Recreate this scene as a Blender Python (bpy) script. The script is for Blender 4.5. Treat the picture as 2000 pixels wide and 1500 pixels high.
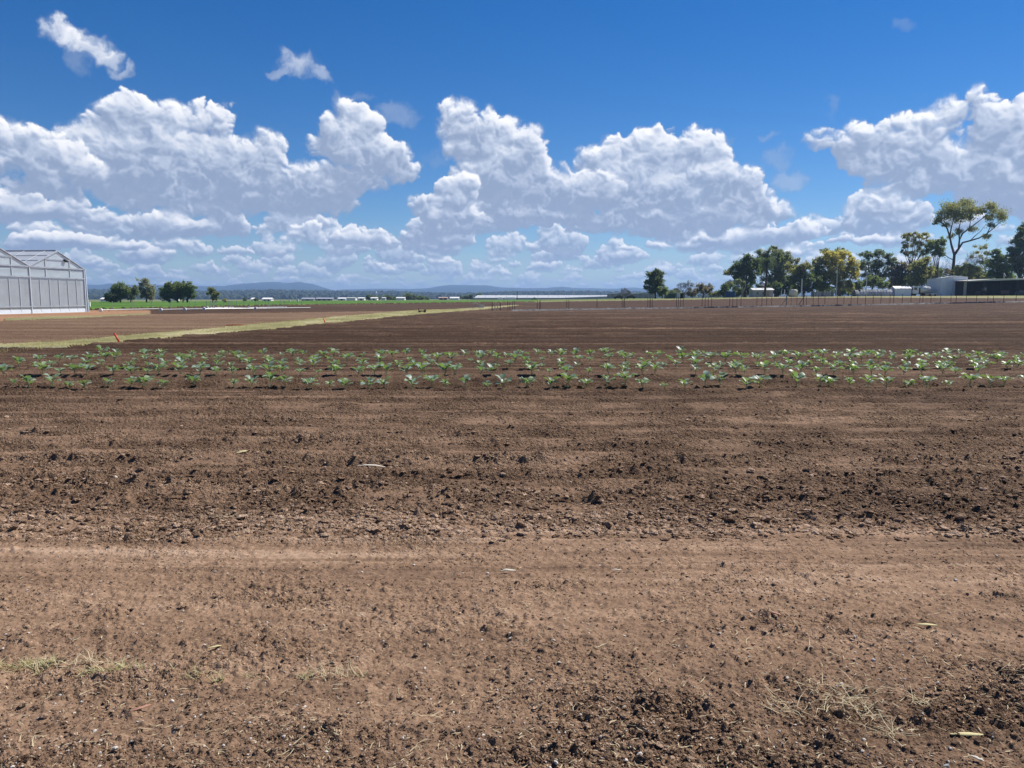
import bpy, math, random
import numpy as np
from mathutils import Vector, Matrix

for o in list(bpy.data.objects):
    bpy.data.objects.remove(o, do_unlink=True)
SC = bpy.context.scene
COL = SC.collection
rad = math.radians

# ------------------------------------------------------------------ camera
EYE = 1.6
HAZE = 1.45e-4
TH = math.atan((750 - 583) / 1500)            # the lens looks a little down
cam = bpy.data.cameras.new('camera')
cam.sensor_width = 36; cam.lens = 27.0; cam.clip_start = .05; cam.clip_end = 60000
cob = bpy.data.objects.new('camera', cam); COL.objects.link(cob)
cob.location = (0, 0, EYE); cob.rotation_euler = (rad(90) - TH, 0, 0)
SC.camera = cob

# ------------------------------------------------------------------ light
SUN_EL, SUN_AZ = 50.0, 56.0                   # azimuth clockwise from the view direction (+Y)
sd = Vector((math.sin(rad(SUN_AZ)) * math.cos(rad(SUN_EL)), math.cos(rad(SUN_AZ)) * math.cos(rad(SUN_EL)), math.sin(rad(SUN_EL))))
sun = bpy.data.lights.new('sun', 'SUN'); sun.energy = 5.0; sun.angle = rad(.53); sun.color = (1, .94, .86)
sob = bpy.data.objects.new('sun', sun); COL.objects.link(sob); sob.location = (0, 0, 60)
sob.rotation_euler = (-sd).to_track_quat('-Z', 'Y').to_euler()
SC.view_settings.view_transform = 'Standard'; SC.view_settings.look = 'None'
SC.view_settings.exposure = 0.45; SC.view_settings.gamma = 1.0
SC.render.engine = 'CYCLES'
SC.cycles.max_bounces = 5; SC.cycles.diffuse_bounces = 2; SC.cycles.glossy_bounces = 2; SC.cycles.transmission_bounces = 3
SC.cycles.transparent_max_bounces = 12; SC.cycles.volume_bounces = 0; SC.cycles.caustics_reflective = False; SC.cycles.caustics_refractive = False
SC.cycles.use_denoising = True; SC.cycles.denoiser = 'OPENIMAGEDENOISE'; SC.cycles.denoising_input_passes = 'RGB_ALBEDO_NORMAL'; SC.cycles.denoising_prefilter = 'ACCURATE'; SC.cycles.sample_clamp_indirect = 4.0

# ------------------------------------------------------------------ sky: clear Nishita air, cumulus computed as a map of directions
SKY_S, SKY_V = 0.10, .70
def ray(px,py):
    x=(px-1000)/1500; y=-(py-750)/1500
    return np.array([x, math.cos(TH)+y*math.sin(TH), -math.sin(TH)+y*math.cos(TH)])
def H2(ix,iy,s):
    h=ix*np.uint32(374761393)+iy*np.uint32(668265263)+np.uint32((s*974711+12345)&0xffffffff)
    h=(h^(h>>np.uint32(13)))*np.uint32(1274126177)
    h=(h^(h>>np.uint32(15)))*np.uint32(2246822519)
    return (h>>np.uint32(8))
_t=np.arange(256)*(2*math.pi/256)
GX=np.cos(_t).astype(np.float32); GY=np.sin(_t).astype(np.float32)
def N2(x,y,s=0):
    x=np.asarray(x,np.float32); y=np.asarray(y,np.float32)
    ix=np.floor(x); iy=np.floor(y); fx=x-ix; fy=y-iy
    ix=ix.astype(np.int32).view(np.uint32); iy=iy.astype(np.int32).view(np.uint32)
    ux=fx*fx*fx*(fx*(fx*6-15)+10); uy=fy*fy*fy*(fy*(fy*6-15)+10)
    o=np.uint32(1)
    def g(a,b):
        t=(H2(ix+o if a else ix,iy+o if b else iy,s)&np.uint32(255)).astype(np.int32)
        return GX[t]*(fx-a)+GY[t]*(fy-b)
    a=g(0,0); b=g(1,0); c=g(0,1); d=g(1,1)
    return (a+(b-a)*ux+(c-a)*uy+(a-b-c+d)*ux*uy)*np.float32(1.5)
def fbm(x,y,o,s=0,g=.5,l=2.03):
    r=0; a=1; t=0
    for k in range(o):
        r=r+a*N2(x,y,s+k*17); t+=a; a*=g; x=x*l+3.1; y=y*l+1.7
    return r/t
def sst(a,b,x):
    t=np.clip((x-a)/(b-a),0,1); return t*t*(3-2*t)
AZ0,AZ1,EL0,EL1=-48.,48.,-.6,26.
def blur(a,r):
    r=max(1,int(r))
    for _ in range(2):
        for ax in (0,1):
            p=np.pad(a,[(r+1,r) if i==ax else (0,0) for i in (0,1)],mode='edge')
            c=np.cumsum(p,axis=ax)
            n=a.shape[ax]
            a=(np.take(c,range(2*r+1,2*r+1+n),ax)-np.take(c,range(0,n),ax))/(2*r+1)
    return a
CL=[ # px, py, rx, ry, group
# left bank
(300,245,105,55,0),(240,215,42,42,0),(400,235,52,38,0),(446,204,13,13,0),(205,255,45,40,0),(280,310,140,80,0),(190,320,60,60,0),(420,330,140,65,0),(520,300,55,42,0),(600,372,90,50,0),(640,400,58,26,0),(330,375,150,40,0),(500,395,120,30,0),
(60,300,78,52,1),(125,332,70,55,1),(112,262,18,22,1),(-10,290,70,55,1),(95,365,95,25,1),
(70,412,115,30,2),(20,400,60,35,2),(140,405,50,25,2),
(350,445,115,28,3),(420,412,32,34,3),(300,432,55,18,3),(450,440,45,28,3),
(690,268,62,60,4),(742,310,72,48,4),(630,285,42,26,4),(700,345,78,34,4),(682,232,38,26,4),(785,330,30,34,4),
(893,232,36,48,5),(950,268,80,52,5),(1030,295,58,45,5),(985,345,95,60,5),(1100,370,120,48,5),(1040,420,130,30,5),
(1185,310,58,45,6),(1265,302,58,50,6),(1310,305,45,52,6),(1370,302,45,50,6),(1405,350,68,50,6),(1260,370,140,60,6),(1455,400,85,38,6),(1350,425,170,36,6),(1200,430,120,30,6),(1180,278,11,17,6),
(1575,448,42,26,7),(1500,462,100,24,7),(1430,470,90,20,7),
(895,375,36,40,8),(862,415,60,38,8),(920,430,44,28,8),(816,402,15,20,8),(880,445,80,18,8),
(1605,272,38,32,9),(1680,280,55,42,9),(1780,268,85,52,9),(1850,238,48,42,9),(1915,215,38,45,9),(1965,250,65,55,9),(1750,315,110,48,9),(1880,330,130,60,9),(2010,320,80,80,9),(1800,362,120,28,9),(1980,395,110,36,9),
(600,455,38,22,10),(130,470,120,18,11),(60,480,70,16,11),(240,480,60,12,11),
(1700,470,60,12,12),(1640,468,40,10,12),
]
WI=[(112,52,34,22,.8),(140,70,36,24,.8),(172,92,40,24,.75),(205,112,36,20,.7),(240,138,30,14,.6),(150,120,26,30,.3),(580,122,42,24,.65),(628,150,30,14,.55),(545,142,22,12,.5),
(775,222,46,22,.35),(700,188,40,12,.25),(655,190,12,20,.25),(1763,45,18,18,.2),(1625,205,9,18,.2),(1500,267,14,8,.3),(1425,268,14,6,.2),(1660,406,26,12,.45),(1535,355,40,26,.45),(1520,310,30,26,.3),(850,310,30,20,.2)]
def sky_map(W=2000,seed=5):
    rng=np.random.default_rng(seed)
    hgt=int(W*(EL1-EL0)/(AZ1-AZ0)); sc=W/(AZ1-AZ0)
    A,E=np.meshgrid(np.linspace(AZ0,AZ1,W,dtype=np.float32),np.linspace(EL0,EL1,hgt,dtype=np.float32))
    def ae(px,py):
        d=ray(px,py); return math.degrees(math.atan2(d[0],d[1])), math.degrees(math.atan2(d[2],math.hypot(d[0],d[1])))
    def el(b):
        a,e=ae(b[0],b[1]); return a,e,abs(ae(b[0]+b[2],b[1])[0]-a),abs(ae(b[0],b[1]-b[3])[1]-e)
    wx=fbm(A*.55,E*.55,6,11,.55)*1.1; wy=fbm(A*.55,E*.55,6,71,.55)*1.1
    DET=fbm(A*1.5+wx*1.6,E*1.7+wy*1.7,6,400,.62)
    BIL=np.abs(fbm(A*.9+wx,E*1.1+wy,4,900,.55))
    SOF=fbm(A*.33,E*.4,3,600)
    out=np.zeros((hgt,W,2),np.float32)
    def comp(lit,al,s=(slice(None),slice(None))):
        out[s+(0,)]=out[s+(0,)]*(1-al)+lit*al
        out[s+(1,)]=1-(1-out[s+(1,)])*(1-al)
    def win(x0,x1,y0,y1):
        i0=max(int((x0-AZ0)*sc),0); i1=min(int((x1-AZ0)*sc)+1,W); j0=max(int((y0-EL0)*sc),0); j1=min(int((y1-EL0)*sc)+1,hgt)
        return None if i0>=i1 or j0>=j1 else (slice(j0,j1),slice(i0,i1))
    def bank(bl,f,alpha,amt,grey,lift=0):
        # one bank of cumulus: puffs heaped inside the ellipses, f scales the turbulence to the cloud's size
        pad=1.4*f+.3
        S=win(min(b[0]-b[2] for b in bl)-pad,max(b[0]+b[2] for b in bl)+pad,min(b[1]-b[3] for b in bl)-pad,max(b[1]+b[3] for b in bl)+pad)
        if S is None: return
        a_,e_=A[S],E[S]; Hm=np.full(a_.shape,-9.0,np.float32); j00,i00=S[0].start,S[1].start
        base=min(b[1]-b[3] for b in bl); top=max(b[1]+b[3] for b in bl)
        puffs=[]
        for (a,ee,ra,re) in bl:
            n=int((8+ra*re*4.5)*amt); m=min(ra,re)
            puffs.append((a,ee,ra*.82,re*.8,-.25*m))
            for k in range(n):
                t=rng.uniform(0,2*math.pi); q=math.sqrt(rng.uniform(.05,1)); r=m*rng.uniform(.14,.46)
                cx=a+math.cos(t)*q*(ra-r*.7); cy=ee+math.sin(t)*q*(re-r*.7)
                z=m*.45*math.sqrt(max(0,1-q*q))+rng.uniform(-.3,.45)*m
                puffs.append((cx,cy,r*1.15,r,z))
                for j in range(3):
                    t2=rng.uniform(-.4,math.pi+.4); r2=r*rng.uniform(.25,.55)
                    puffs.append((cx+math.cos(t2)*r*.9,cy+math.sin(t2)*r*.85,r2*1.1,r2,z+rng.uniform(0,.5)*r))
        for (cx,cy,ra,re,z) in puffs:
            mg=.9*f
            w=win(cx-ra-mg,cx+ra+mg,cy-re-mg,cy+re+mg)
            if w is None: continue
            s=(slice(max(w[0].start-j00,0),max(0,w[0].stop-j00)),slice(max(0,w[1].start-i00),max(0,w[1].stop-i00)))
            k=(.8 if ra>1.5*f else .6)*f
            q=((a_[s]+wx[S][s]*k-cx)/ra)**2+((e_[s]+wy[S][s]*k-cy)/re)**2
            m=(ra+re)/2
            Hm[s]=np.maximum(Hm[s],np.where(q<1,z+m*np.sqrt(np.maximum(1-q,0)),z-m*(q-1)*.9))
        det,bil=DET[S],BIL[S]
        soft=(.22+.95*sst(-.2,.4,SOF[S]+.5*wx[S]*.4))*f
        Hd=Hm+(det*.78-bil*.34+.25*SOF[S])*f
        al=sst(-soft*.6,soft+.25*f,Hd)
        # sunlight: what stands between each spot and the sun, up and to the right
        n=9; oc=0; th=0; Hc=np.clip(Hd,-.3*f,9)
        for k in range(1,n+1):
            d=.055*f*k**1.45; dj,di=int(round(d*sc*.9)),int(round(d*sc*.42))
            p=np.pad(Hc,((0,dj),(0,di)),mode='edge')[dj:,di:]; pa=np.pad(al,((0,dj),(0,di)),mode='edge')[dj:,di:]
            oc=oc+np.clip(p-Hc-.10*d,0,.6*f)/f; th=th+pa*(.5+.14*k)
        sh=np.exp(-oc*.80)*(.40+.60*np.exp(-th*.10))
        gy,gx=np.gradient(blur(Hc,.05*f*sc),1/sc); L=np.clip((-gy*.85-gx*.3)/np.sqrt(1+gx*gx+gy*gy),-1,1)
        gy,gx=np.gradient(blur(Hc,.25*f*sc),1/sc); L=.45*L+.55*np.clip((-gy*.85-gx*.3)/np.sqrt(1+gx*gx+gy*gy),-1,1)
        vert=np.clip((e_-base)/(top-base),0,1); thick=blur(al,.4*f*sc)
        big=SOF[S]+.6*wx[S]
        lit=.03+.62*sh+.30*L+.14*sst(.25,1,vert)-.8*grey*sst(.55,.05,vert+.35*det+.2*big)*thick+(.10+.10*(1-vert))*det+.22*big+.10*(1-thick)+.10*(1-vert)*np.clip(wy[S]*1.2+wx[S]*.6,-1,1)
        lit=blur(lit,.03*f*sc)
        lit=lit+lift; lit=.13+.5*((lit-.13)+np.sqrt((lit-.13)**2+.010))+.12*det*(1-vert)-.03; comp(np.clip(lit,.06,1.03),al*alpha,S)
    # thin milky air low down
    comp(np.full_like(A,.7),.26*sst(7.5,1.2,E)*sst(-.5,.35,fbm(A*.08,E*.6,4,55)))
    # rows of small cumulus in perspective, far to near
    for e0 in (.75,1.05,1.4,1.8,2.25,2.75,3.3,3.95,4.6,5.3,6.1):
        x=AZ0
        while x<AZ1:
            w=rng.uniform(.35,1.5)*e0**.8*.5; hh=w*rng.uniform(.22,.45)+.05; ee=e0+rng.normal()*.12*e0**.7
            keep=rng.random()<(.9 if e0<4.2 else .6)
            if keep:
                bl=[(x+w,ee,w,hh)]
                for k in range(rng.integers(1,4)):
                    bl.append((x+w*rng.uniform(.4,1.6),ee+hh*rng.uniform(.2,.9),w*rng.uniform(.2,.45),hh*rng.uniform(.5,.9)))
                bank(bl,.2+.07*e0,.62+.06*min(e0,5),2.5,.2,.30*(1-e0/6.5))
            x+=w*rng.uniform(1.7,3.0)
    for g in (12,11,10,7,3,2,6,5,8,0,1,4,9):
        bank([el(b) for b in CL if b[4]==g],1. if g<10 and g not in (2,3,7,8) else .6,.97,1.,.26)
    for b in WI:
        a,ee,ra,re=el(b); S=win(a-ra*2.2-1,a+ra*2.2+1,ee-re*2.2-1,ee+re*2.2+1)
        q=((A[S]+wx[S]*.9-a)/ra)**2+((E[S]+wy[S]*.9-ee)/re)**2
        f=DET[S]*.7+SOF[S]*.3
        al=b[4]*1.15*sst(-.25,1.2,1.2-q+f*.9)*sst(2.6,.6,q)
        comp(np.clip(.70+.12*(E[S]-ee)/re+.25*f,.4,1),al,S)
    return out

W_ = bpy.data.worlds.new('World'); SC.world = W_; W_.use_nodes = True
nt = W_.node_tree; nt.nodes.clear(); N = nt.nodes.new; LK = nt.links.new
def mth(op, a, b=None):
    n = N('ShaderNodeMath'); n.operation = op
    for i, v in enumerate((a, b)):
        if v is None: continue
        if isinstance(v, (int, float)): n.inputs[i].default_value = v
        else: LK(v, n.inputs[i])
    return n.outputs[0]
sm = sky_map(2800)
fa = np.linspace(0, 1, sm.shape[1]); 
fe = np.linspace(0, 1, sm.shape[0]); sm[..., 1] *= sst(1, .93, fe)[:, None]
im = bpy.data.images.new('cumulus', sm.shape[1], sm.shape[0], alpha=True, float_buffer=True); im.colorspace_settings.name = 'Non-Color'
bf = np.ones(sm.shape[:2] + (4,), np.float32); bf[..., 0] = sm[..., 0]; bf[..., 1] = sm[..., 1]; bf[..., 2] = 0
im.pixels.foreach_set(bf.ravel()); im.update(); im.pack()
tc = N('ShaderNodeTexCoord'); sx = N('ShaderNodeSeparateXYZ'); LK(tc.outputs['Generated'], sx.inputs[0])
az = mth('ARCTAN2', sx.outputs[0], sx.outputs[1]); ev = mth('ARCSINE', sx.outputs[2])
u = mth('PINGPONG', mth('DIVIDE', mth('SUBTRACT', az, rad(AZ0)), rad(AZ1 - AZ0)), 1.0); v = mth('DIVIDE', mth('SUBTRACT', ev, rad(EL0)), rad(EL1 - EL0))
cb = N('ShaderNodeCombineXYZ'); LK(u, cb.inputs[0]); LK(v, cb.inputs[1])
ti = N('ShaderNodeTexImage'); ti.image = im; ti.extension = 'CLIP'; ti.interpolation = 'Cubic'; LK(cb.outputs[0], ti.inputs[0])
sp = N('ShaderNodeSeparateColor'); LK(ti.outputs[0], sp.inputs[0])
ns = N('ShaderNodeTexSky'); ns.sky_type = 'NISHITA'; ns.sun_disc = False; ns.sun_elevation = rad(SUN_EL); ns.sun_rotation = rad(SUN_AZ)
ns.altitude = 900; ns.air_density = 1.0; ns.dust_density = .0; ns.ozone_density = 4.5
hs = N('ShaderNodeHueSaturation'); hs.inputs['Hue'].default_value = .509; hs.inputs['Saturation'].default_value = 1.38; hs.inputs['Value'].default_value = SKY_V; LK(ns.outputs[0], hs.inputs['Color'])
cr = N('ShaderNodeValToRGB'); LK(sp.outputs[0], cr.inputs[0]); k = .93 / SKY_S
el_ = cr.color_ramp.elements
el_[0].position = .1; el_[0].color = (.25 * k, .31 * k, .44 * k, 1); el_[1].position = 1; el_[1].color = (.97 * k, .955 * k, .93 * k, 1)
e2 = el_.new(.5); e2.color = (.44 * k, .50 * k, .62 * k, 1)
e3 = el_.new(.8); e3.color = (.78 * k, .79 * k, .83 * k, 1)
mx = N('ShaderNodeMix'); mx.data_type = 'RGBA'; LK(sp.outputs[1], mx.inputs['Factor']); LK(hs.outputs[0], mx.inputs['A']); LK(cr.outputs[0], mx.inputs['B'])
bg = N('ShaderNodeBackground'); bg.inputs[1].default_value = SKY_S; LK(mx.outputs['Result'], bg.inputs[0])
wo = N('ShaderNodeOutputWorld'); LK(bg.outputs[0], wo.inputs[0])
W_.cycles.sampling_method = 'MANUAL'; W_.cycles.sample_map_resolution = 512

# ------------------------------------------------------------------ helpers
RNG = np.random.default_rng(11); random.seed(7)
TERR_D = np.array([0, 40, 80, 128, 240, 400, 900, 2500, 60000.])
TERR_A = np.array([-.667, -.333, 0, .2, .333, .5, .667])
TERR_Z = np.array([[0]*7, [0]*7, [0, 0, 0, 0, .05, .1, .2], [0, 0, -.25, -.15, .12, .5, .95],
                   [0, 0, .55, 1.5, 2.0, 2.3, 2.45], [0, 0, .7, 1.7, 2.4, 2.8, 3.0], [0, 0, .5, 1.2, 2, 2.4, 2.5], [0]*7, [0]*7])
def terr(x, y):
    x = np.asarray(x, float); y = np.asarray(y, float)
    d = np.clip(y, 0, 59000); a = np.clip(x / np.maximum(y, 1), -.666, .666)
    i = np.clip(np.searchsorted(TERR_D, d) - 1, 0, len(TERR_D) - 2); j = np.clip(np.searchsorted(TERR_A, a) - 1, 0, len(TERR_A) - 2)
    s = (d - TERR_D[i]) / (TERR_D[i + 1] - TERR_D[i]); t = (a - TERR_A[j]) / (TERR_A[j + 1] - TERR_A[j])
    s = s * s * (3 - 2 * s); t = t * t * (3 - 2 * t)
    return (TERR_Z[i, j] * (1 - t) + TERR_Z[i, j + 1] * t) * (1 - s) + (TERR_Z[i + 1, j] * (1 - t) + TERR_Z[i + 1, j + 1] * t) * s
def P(px, py, Y):                              # the point at distance Y that shows at a photo pixel
    d = ray(px, py); t = Y / d[1]
    return Vector((d[0] * t, Y, EYE + d[2] * t))
def G(px, py, h=0.0):                          # flat ground at a photo pixel
    d = ray(px, py); t = (h - EYE) / d[2]
    return Vector((d[0] * t, d[1] * t, h))
def on(px, Y):                                 # the terrain at a bearing and a distance
    d = ray(px, 583); x = d[0] * Y / d[1]
    return Vector((x, Y, float(terr(x, Y))))
def GT(px, py):                                # the terrain at a photo pixel
    Y = 2.0
    while Y < 900:
        p = P(px, py, Y)
        if p.z <= float(terr(p.x, Y)): return p
        Y *= 1.004
    return P(px, py, 900)

def tag(o, label=None, cat=None, group=None, kind=None):
    for k, v in (('label', label), ('category', cat), ('group', group), ('kind', kind)):
        if v: o[k] = v
    return o
def thing(name, label, cat, loc=(0, 0, 0), rz=0, group=None):
    o = bpy.data.objects.new(name, None); COL.objects.link(o); o.empty_display_size = .2
    o.location = loc; o.rotation_euler = (0, 0, rz)
    return tag(o, label, cat, group)
def np_mesh(name, V, F, m, parent=None, smooth=False, attrs=None):
    V = np.asarray(V, np.float32); F = np.asarray(F, np.int32); k = F.shape[1]
    me = bpy.data.meshes.new(name); me.vertices.add(len(V)); me.vertices.foreach_set('co', V.ravel())
    me.loops.add(F.size); me.loops.foreach_set('vertex_index', F.ravel())
    me.polygons.add(len(F)); me.polygons.foreach_set('loop_start', np.arange(0, F.size, k, dtype=np.int32))
    me.polygons.foreach_set('use_smooth', np.full(len(F), smooth))
    for n, a in (attrs or {}).items():
        me.attributes.new(n, 'FLOAT', 'POINT').data.foreach_set('value', np.asarray(a, np.float32))
    me.update(calc_edges=True)
    if m: me.materials.append(m)
    o = bpy.data.objects.new(name, me); COL.objects.link(o)
    if parent: o.parent = parent
    return o
class MB:
    def __init__(s): s.v = []; s.f = []
    def poly(s, pts):
        n = len(s.v); s.v += [tuple(p) for p in pts]; s.f.append(tuple(range(n, n + len(pts)))); return s
    def box(s, c, d, rz=0, tilt=None):
        n = len(s.v); R = Matrix.Rotation(rz, 3, 'Z')
        if tilt: R = R @ Matrix.Rotation(tilt[0], 3, tilt[1])
        for z in (-.5, .5):
            for x, y in ((-.5, -.5), (.5, -.5), (.5, .5), (-.5, .5)):
                s.v.append(tuple(Vector(c) + R @ Vector((x * d[0], y * d[1], z * d[2]))))
        s.f += [tuple(n + i for i in q) for q in ((3, 2, 1, 0), (4, 5, 6, 7), (0, 1, 5, 4), (1, 2, 6, 5), (2, 3, 7, 6), (3, 0, 4, 7))]; return s
    def tube(s, pts, rs, k=6, cap=True):
        n = len(s.v); pts = [Vector(p) for p in pts]
        if isinstance(rs, (int, float)): rs = [rs] * len(pts)
        for i, p in enumerate(pts):
            t = (pts[min(i + 1, len(pts) - 1)] - pts[max(i - 1, 0)])
            t = t.normalized() if t.length > 1e-9 else Vector((0, 0, 1))
            a = t.orthogonal().normalized() if abs(t.z) > .9 else t.cross(Vector((0, 0, 1))).normalized()
            if abs(t.z) > .9: a = (Vector((1, 0, 0)) - t * t.x).normalized()
            b = t.cross(a)
            for j in range(k):
                w = 2 * math.pi * j / k; s.v.append(tuple(p + (a * math.cos(w) + b * math.sin(w)) * rs[i]))
        for i in range(len(pts) - 1):
            for j in range(k):
                s.f.append((n + i * k + j, n + i * k + (j + 1) % k, n + (i + 1) * k + (j + 1) % k, n + (i + 1) * k + j))
        if cap: s.f.append(tuple(n + j for j in range(k))[::-1]); s.f.append(tuple(n + (len(pts) - 1) * k + j for j in range(k)))
        return s
    def prism(s, prof, y0, y1):                # outline in x,z pushed from y0 to y1
        n = len(s.v); k = len(prof)
        for y in (y0, y1): s.v += [(x, y, z) for x, z in prof]
        s.f.append(tuple(n + j for j in range(k))); s.f.append(tuple(n + k + j for j in range(k))[::-1])
        for j in range(k): s.f.append((n + (j + 1) % k, n + j, n + k + j, n + k + (j + 1) % k))
        return s
    def build(s, name, m, parent=None, smooth=False):
        me = bpy.data.meshes.new(name); me.from_pydata(s.v, [], s.f); me.update()
        if m: me.materials.append(m)
        if smooth: me.polygons.foreach_set('use_smooth', [True] * len(me.polygons))
        o = bpy.data.objects.new(name, me); COL.objects.link(o)
        if parent: o.parent = parent
        return o
def copy_thing(src, loc, rz, sc=1.0, label=None):
    c = src.copy(); COL.objects.link(c); c.location = loc; c.rotation_euler = (0, 0, rz); c.scale = (sc, sc, sc)
    if label: c['label'] = label
    for ch in list(src.children):
        d = ch.copy(); COL.objects.link(d); d.parent = c
    return c

# ------------------------------------------------------------------ materials
class NM:                                      # one procedural material in the making
    def __init__(s, name):
        s.m = bpy.data.materials.new(name); s.m.use_nodes = True; s.t = s.m.node_tree; s.t.nodes.clear()
        s.out = s.n('ShaderNodeOutputMaterial')
    def n(s, k, **kw):
        o = s.t.nodes.new(k)
        for a, v in kw.items(): setattr(o, a, v)
        return o
    def l(s, a, b): s.t.links.new(a, b)
    def noise(s, scale, detail=4, rough=.55, co='Object', vec=(1, 1, 1)):
        n = s.n('ShaderNodeTexNoise'); n.inputs['Scale'].default_value = scale; n.inputs['Detail'].default_value = detail; n.inputs['Roughness'].default_value = rough
        if co == 'Position': src = s.n('ShaderNodeNewGeometry').outputs['Position']
        else: src = s.n('ShaderNodeTexCoord').outputs[co]
        mp = s.n('ShaderNodeMapping'); mp.inputs['Scale'].default_value = vec; s.l(src, mp.inputs[0]); s.l(mp.outputs[0], n.inputs['Vector'])
        return n.outputs[0]
    def ramp(s, f, stops):
        r = s.n('ShaderNodeValToRGB'); e = r.color_ramp.elements
        while len(e) < len(stops): e.new(.5)
        for i, (p, c) in enumerate(stops): e[i].position = p; e[i].color = (*c, 1)
        s.l(f, r.inputs[0]); return r.outputs[0]
    def mix(s, f, a, b, mode='MIX'):
        x = s.n('ShaderNodeMix', data_type='RGBA', blend_type=mode)
        for k, v in (('Factor', f), ('A', a), ('B', b)):
            if isinstance(v, (int, float)): x.inputs[k].default_value = v
            elif isinstance(v, tuple): x.inputs[k].default_value = (*v, 1)
            else: s.l(v, x.inputs[k])
        return x.outputs['Result']
    def math(s, op, a, b=0.0):
        x = s.n('ShaderNodeMath', operation=op)
        for i, v in enumerate((a, b)):
            if isinstance(v, (int, float)): x.inputs[i].default_value = v
            else: s.l(v, x.inputs[i])
        return x.outputs[0]
    def attr(s, name): return s.n('ShaderNodeAttribute', attribute_name=name).outputs['Fac']
    def pbr(s, col, rough=.8, metal=0.0, spec=.3, normal=None):
        p = s.n('ShaderNodeBsdfPrincipled')
        if isinstance(col, tuple): p.inputs['Base Color'].default_value = (*col, 1)
        else: s.l(col, p.inputs['Base Color'])
        if isinstance(rough, (int, float)): p.inputs['Roughness'].default_value = rough
        else: s.l(rough, p.inputs['Roughness'])
        p.inputs['Metallic'].default_value = metal; p.inputs['Specular IOR Level'].default_value = spec
        if normal is not None: s.l(normal, p.inputs['Normal'])
        return p.outputs[0]
    def bump(s, h, st, dist):
        b = s.n('ShaderNodeBump'); (s.l(st, b.inputs['Strength']) if hasattr(st, 'is_linked') else setattr(b.inputs['Strength'], 'default_value', st)); b.inputs['Distance'].default_value = dist; s.l(h, b.inputs['Height']); return b.outputs[0]
    def end(s, sh): s.l(sh, s.out.inputs[0]); return s.m
MATS = {}
def plain(name, c, rough=.7, var=.18, scale=1.5, metal=0.0, spec=.35, vec=(1, 1, 1)):
    if name in MATS: return MATS[name]
    b = NM(name); f = b.noise(scale, 5, .6, vec=vec)
    lo = tuple(x * (1 - var) for x in c); hi = tuple(min(1, x * (1 + var)) for x in c)
    MATS[name] = b.end(b.pbr(b.ramp(f, [(.3, lo), (.7, hi)]), rough, metal, spec)); return MATS[name]
def leafy(name, c1, c2, trans=.35, rough=.55, spec=.3):
    if name in MATS: return MATS[name]
    b = NM(name); r = b.n('ShaderNodeNewGeometry').outputs['Random Per Island']
    col = b.ramp(r, [(0, c1), (1, c2)]); f = b.noise(.35, 3, .6)
    col = b.mix(b.math('MULTIPLY', f, .5), col, tuple(x * 1.5 for x in c2))
    t = b.n('ShaderNodeBsdfTranslucent'); b.l(b.mix(.5, col, (c2[0] * 1.7, c2[1] * 1.8, c2[2] * .9)), t.inputs[0])
    m = b.n('ShaderNodeMixShader'); m.inputs[0].default_value = trans; b.l(b.pbr(col, rough, 0, spec), m.inputs[1]); b.l(t.outputs[0], m.inputs[2])
    MATS[name] = b.end(m.outputs[0]); return MATS[name]

# ------------------------------------------------------------------ ground
def soil_mat(name, dark, mid, pale, bump=1.0):
    b = NM(name); t = b.attr('tone')
    g = b.noise(45, 7, .78, 'Position'); m = b.noise(5.5, 5, .65, 'Position'); c = b.noise(.9, 4, .6, 'Position', (.6, 1.4, 1))
    f = b.math('ADD', t, b.math('MULTIPLY', b.math('SUBTRACT', g, .5), .95))
    f = b.math('ADD', f, b.math('MULTIPLY', b.math('SUBTRACT', m, .5), .40))
    f = b.math('ADD', f, b.math('MULTIPLY', b.math('SUBTRACT', c, .5), .40))
    col = b.ramp(f, [(.05, dark), (.5, mid), (.95, pale)])
    def cells(sc):
        v = b.n('ShaderNodeTexVoronoi'); v.inputs['Scale'].default_value = sc; b.l(b.n('ShaderNodeNewGeometry').outputs['Position'], v.inputs['Vector']); s_ = b.n('ShaderNodeSeparateColor'); b.l(v.outputs['Color'], s_.inputs[0]); return v.outputs['Distance'], s_.outputs[0]
    d1, k1 = cells(62); d2, k2 = cells(150); d3, k3 = cells(26)
    cr_ = b.math('ADD', b.math('ADD', b.math('MULTIPLY', d1, -1.0), b.math('MULTIPLY', d2, -.5)), b.math('MULTIPLY', d3, -1.6))
    rg = b.attr('rough'); nz = b.bump(b.math('ADD', b.math('ADD', g, b.math('MULTIPLY', m, 1.2)), b.math('MULTIPLY', cr_, b.math('MULTIPLY', rg, 1.5))), b.math('ADD', b.math('MULTIPLY', rg, .75), .25), .022)
    col = b.mix(b.math('ADD', b.math('MULTIPLY', rg, .6), .25), col, b.ramp(b.math('ADD', b.math('MULTIPLY', k1, .55), b.math('MULTIPLY', k2, .45)), [(.15, (.66, .64, .62)), (.5, (1, 1, 1)), (.85, (1.38, 1.36, 1.33))]), 'MULTIPLY')
    return b.end(b.pbr(col, .95, 0, .12, nz))
M_SOIL = soil_mat('tilled_soil', (.068, .040, .025), (.258, .167, .107), (.53, .380, .268))
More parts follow.
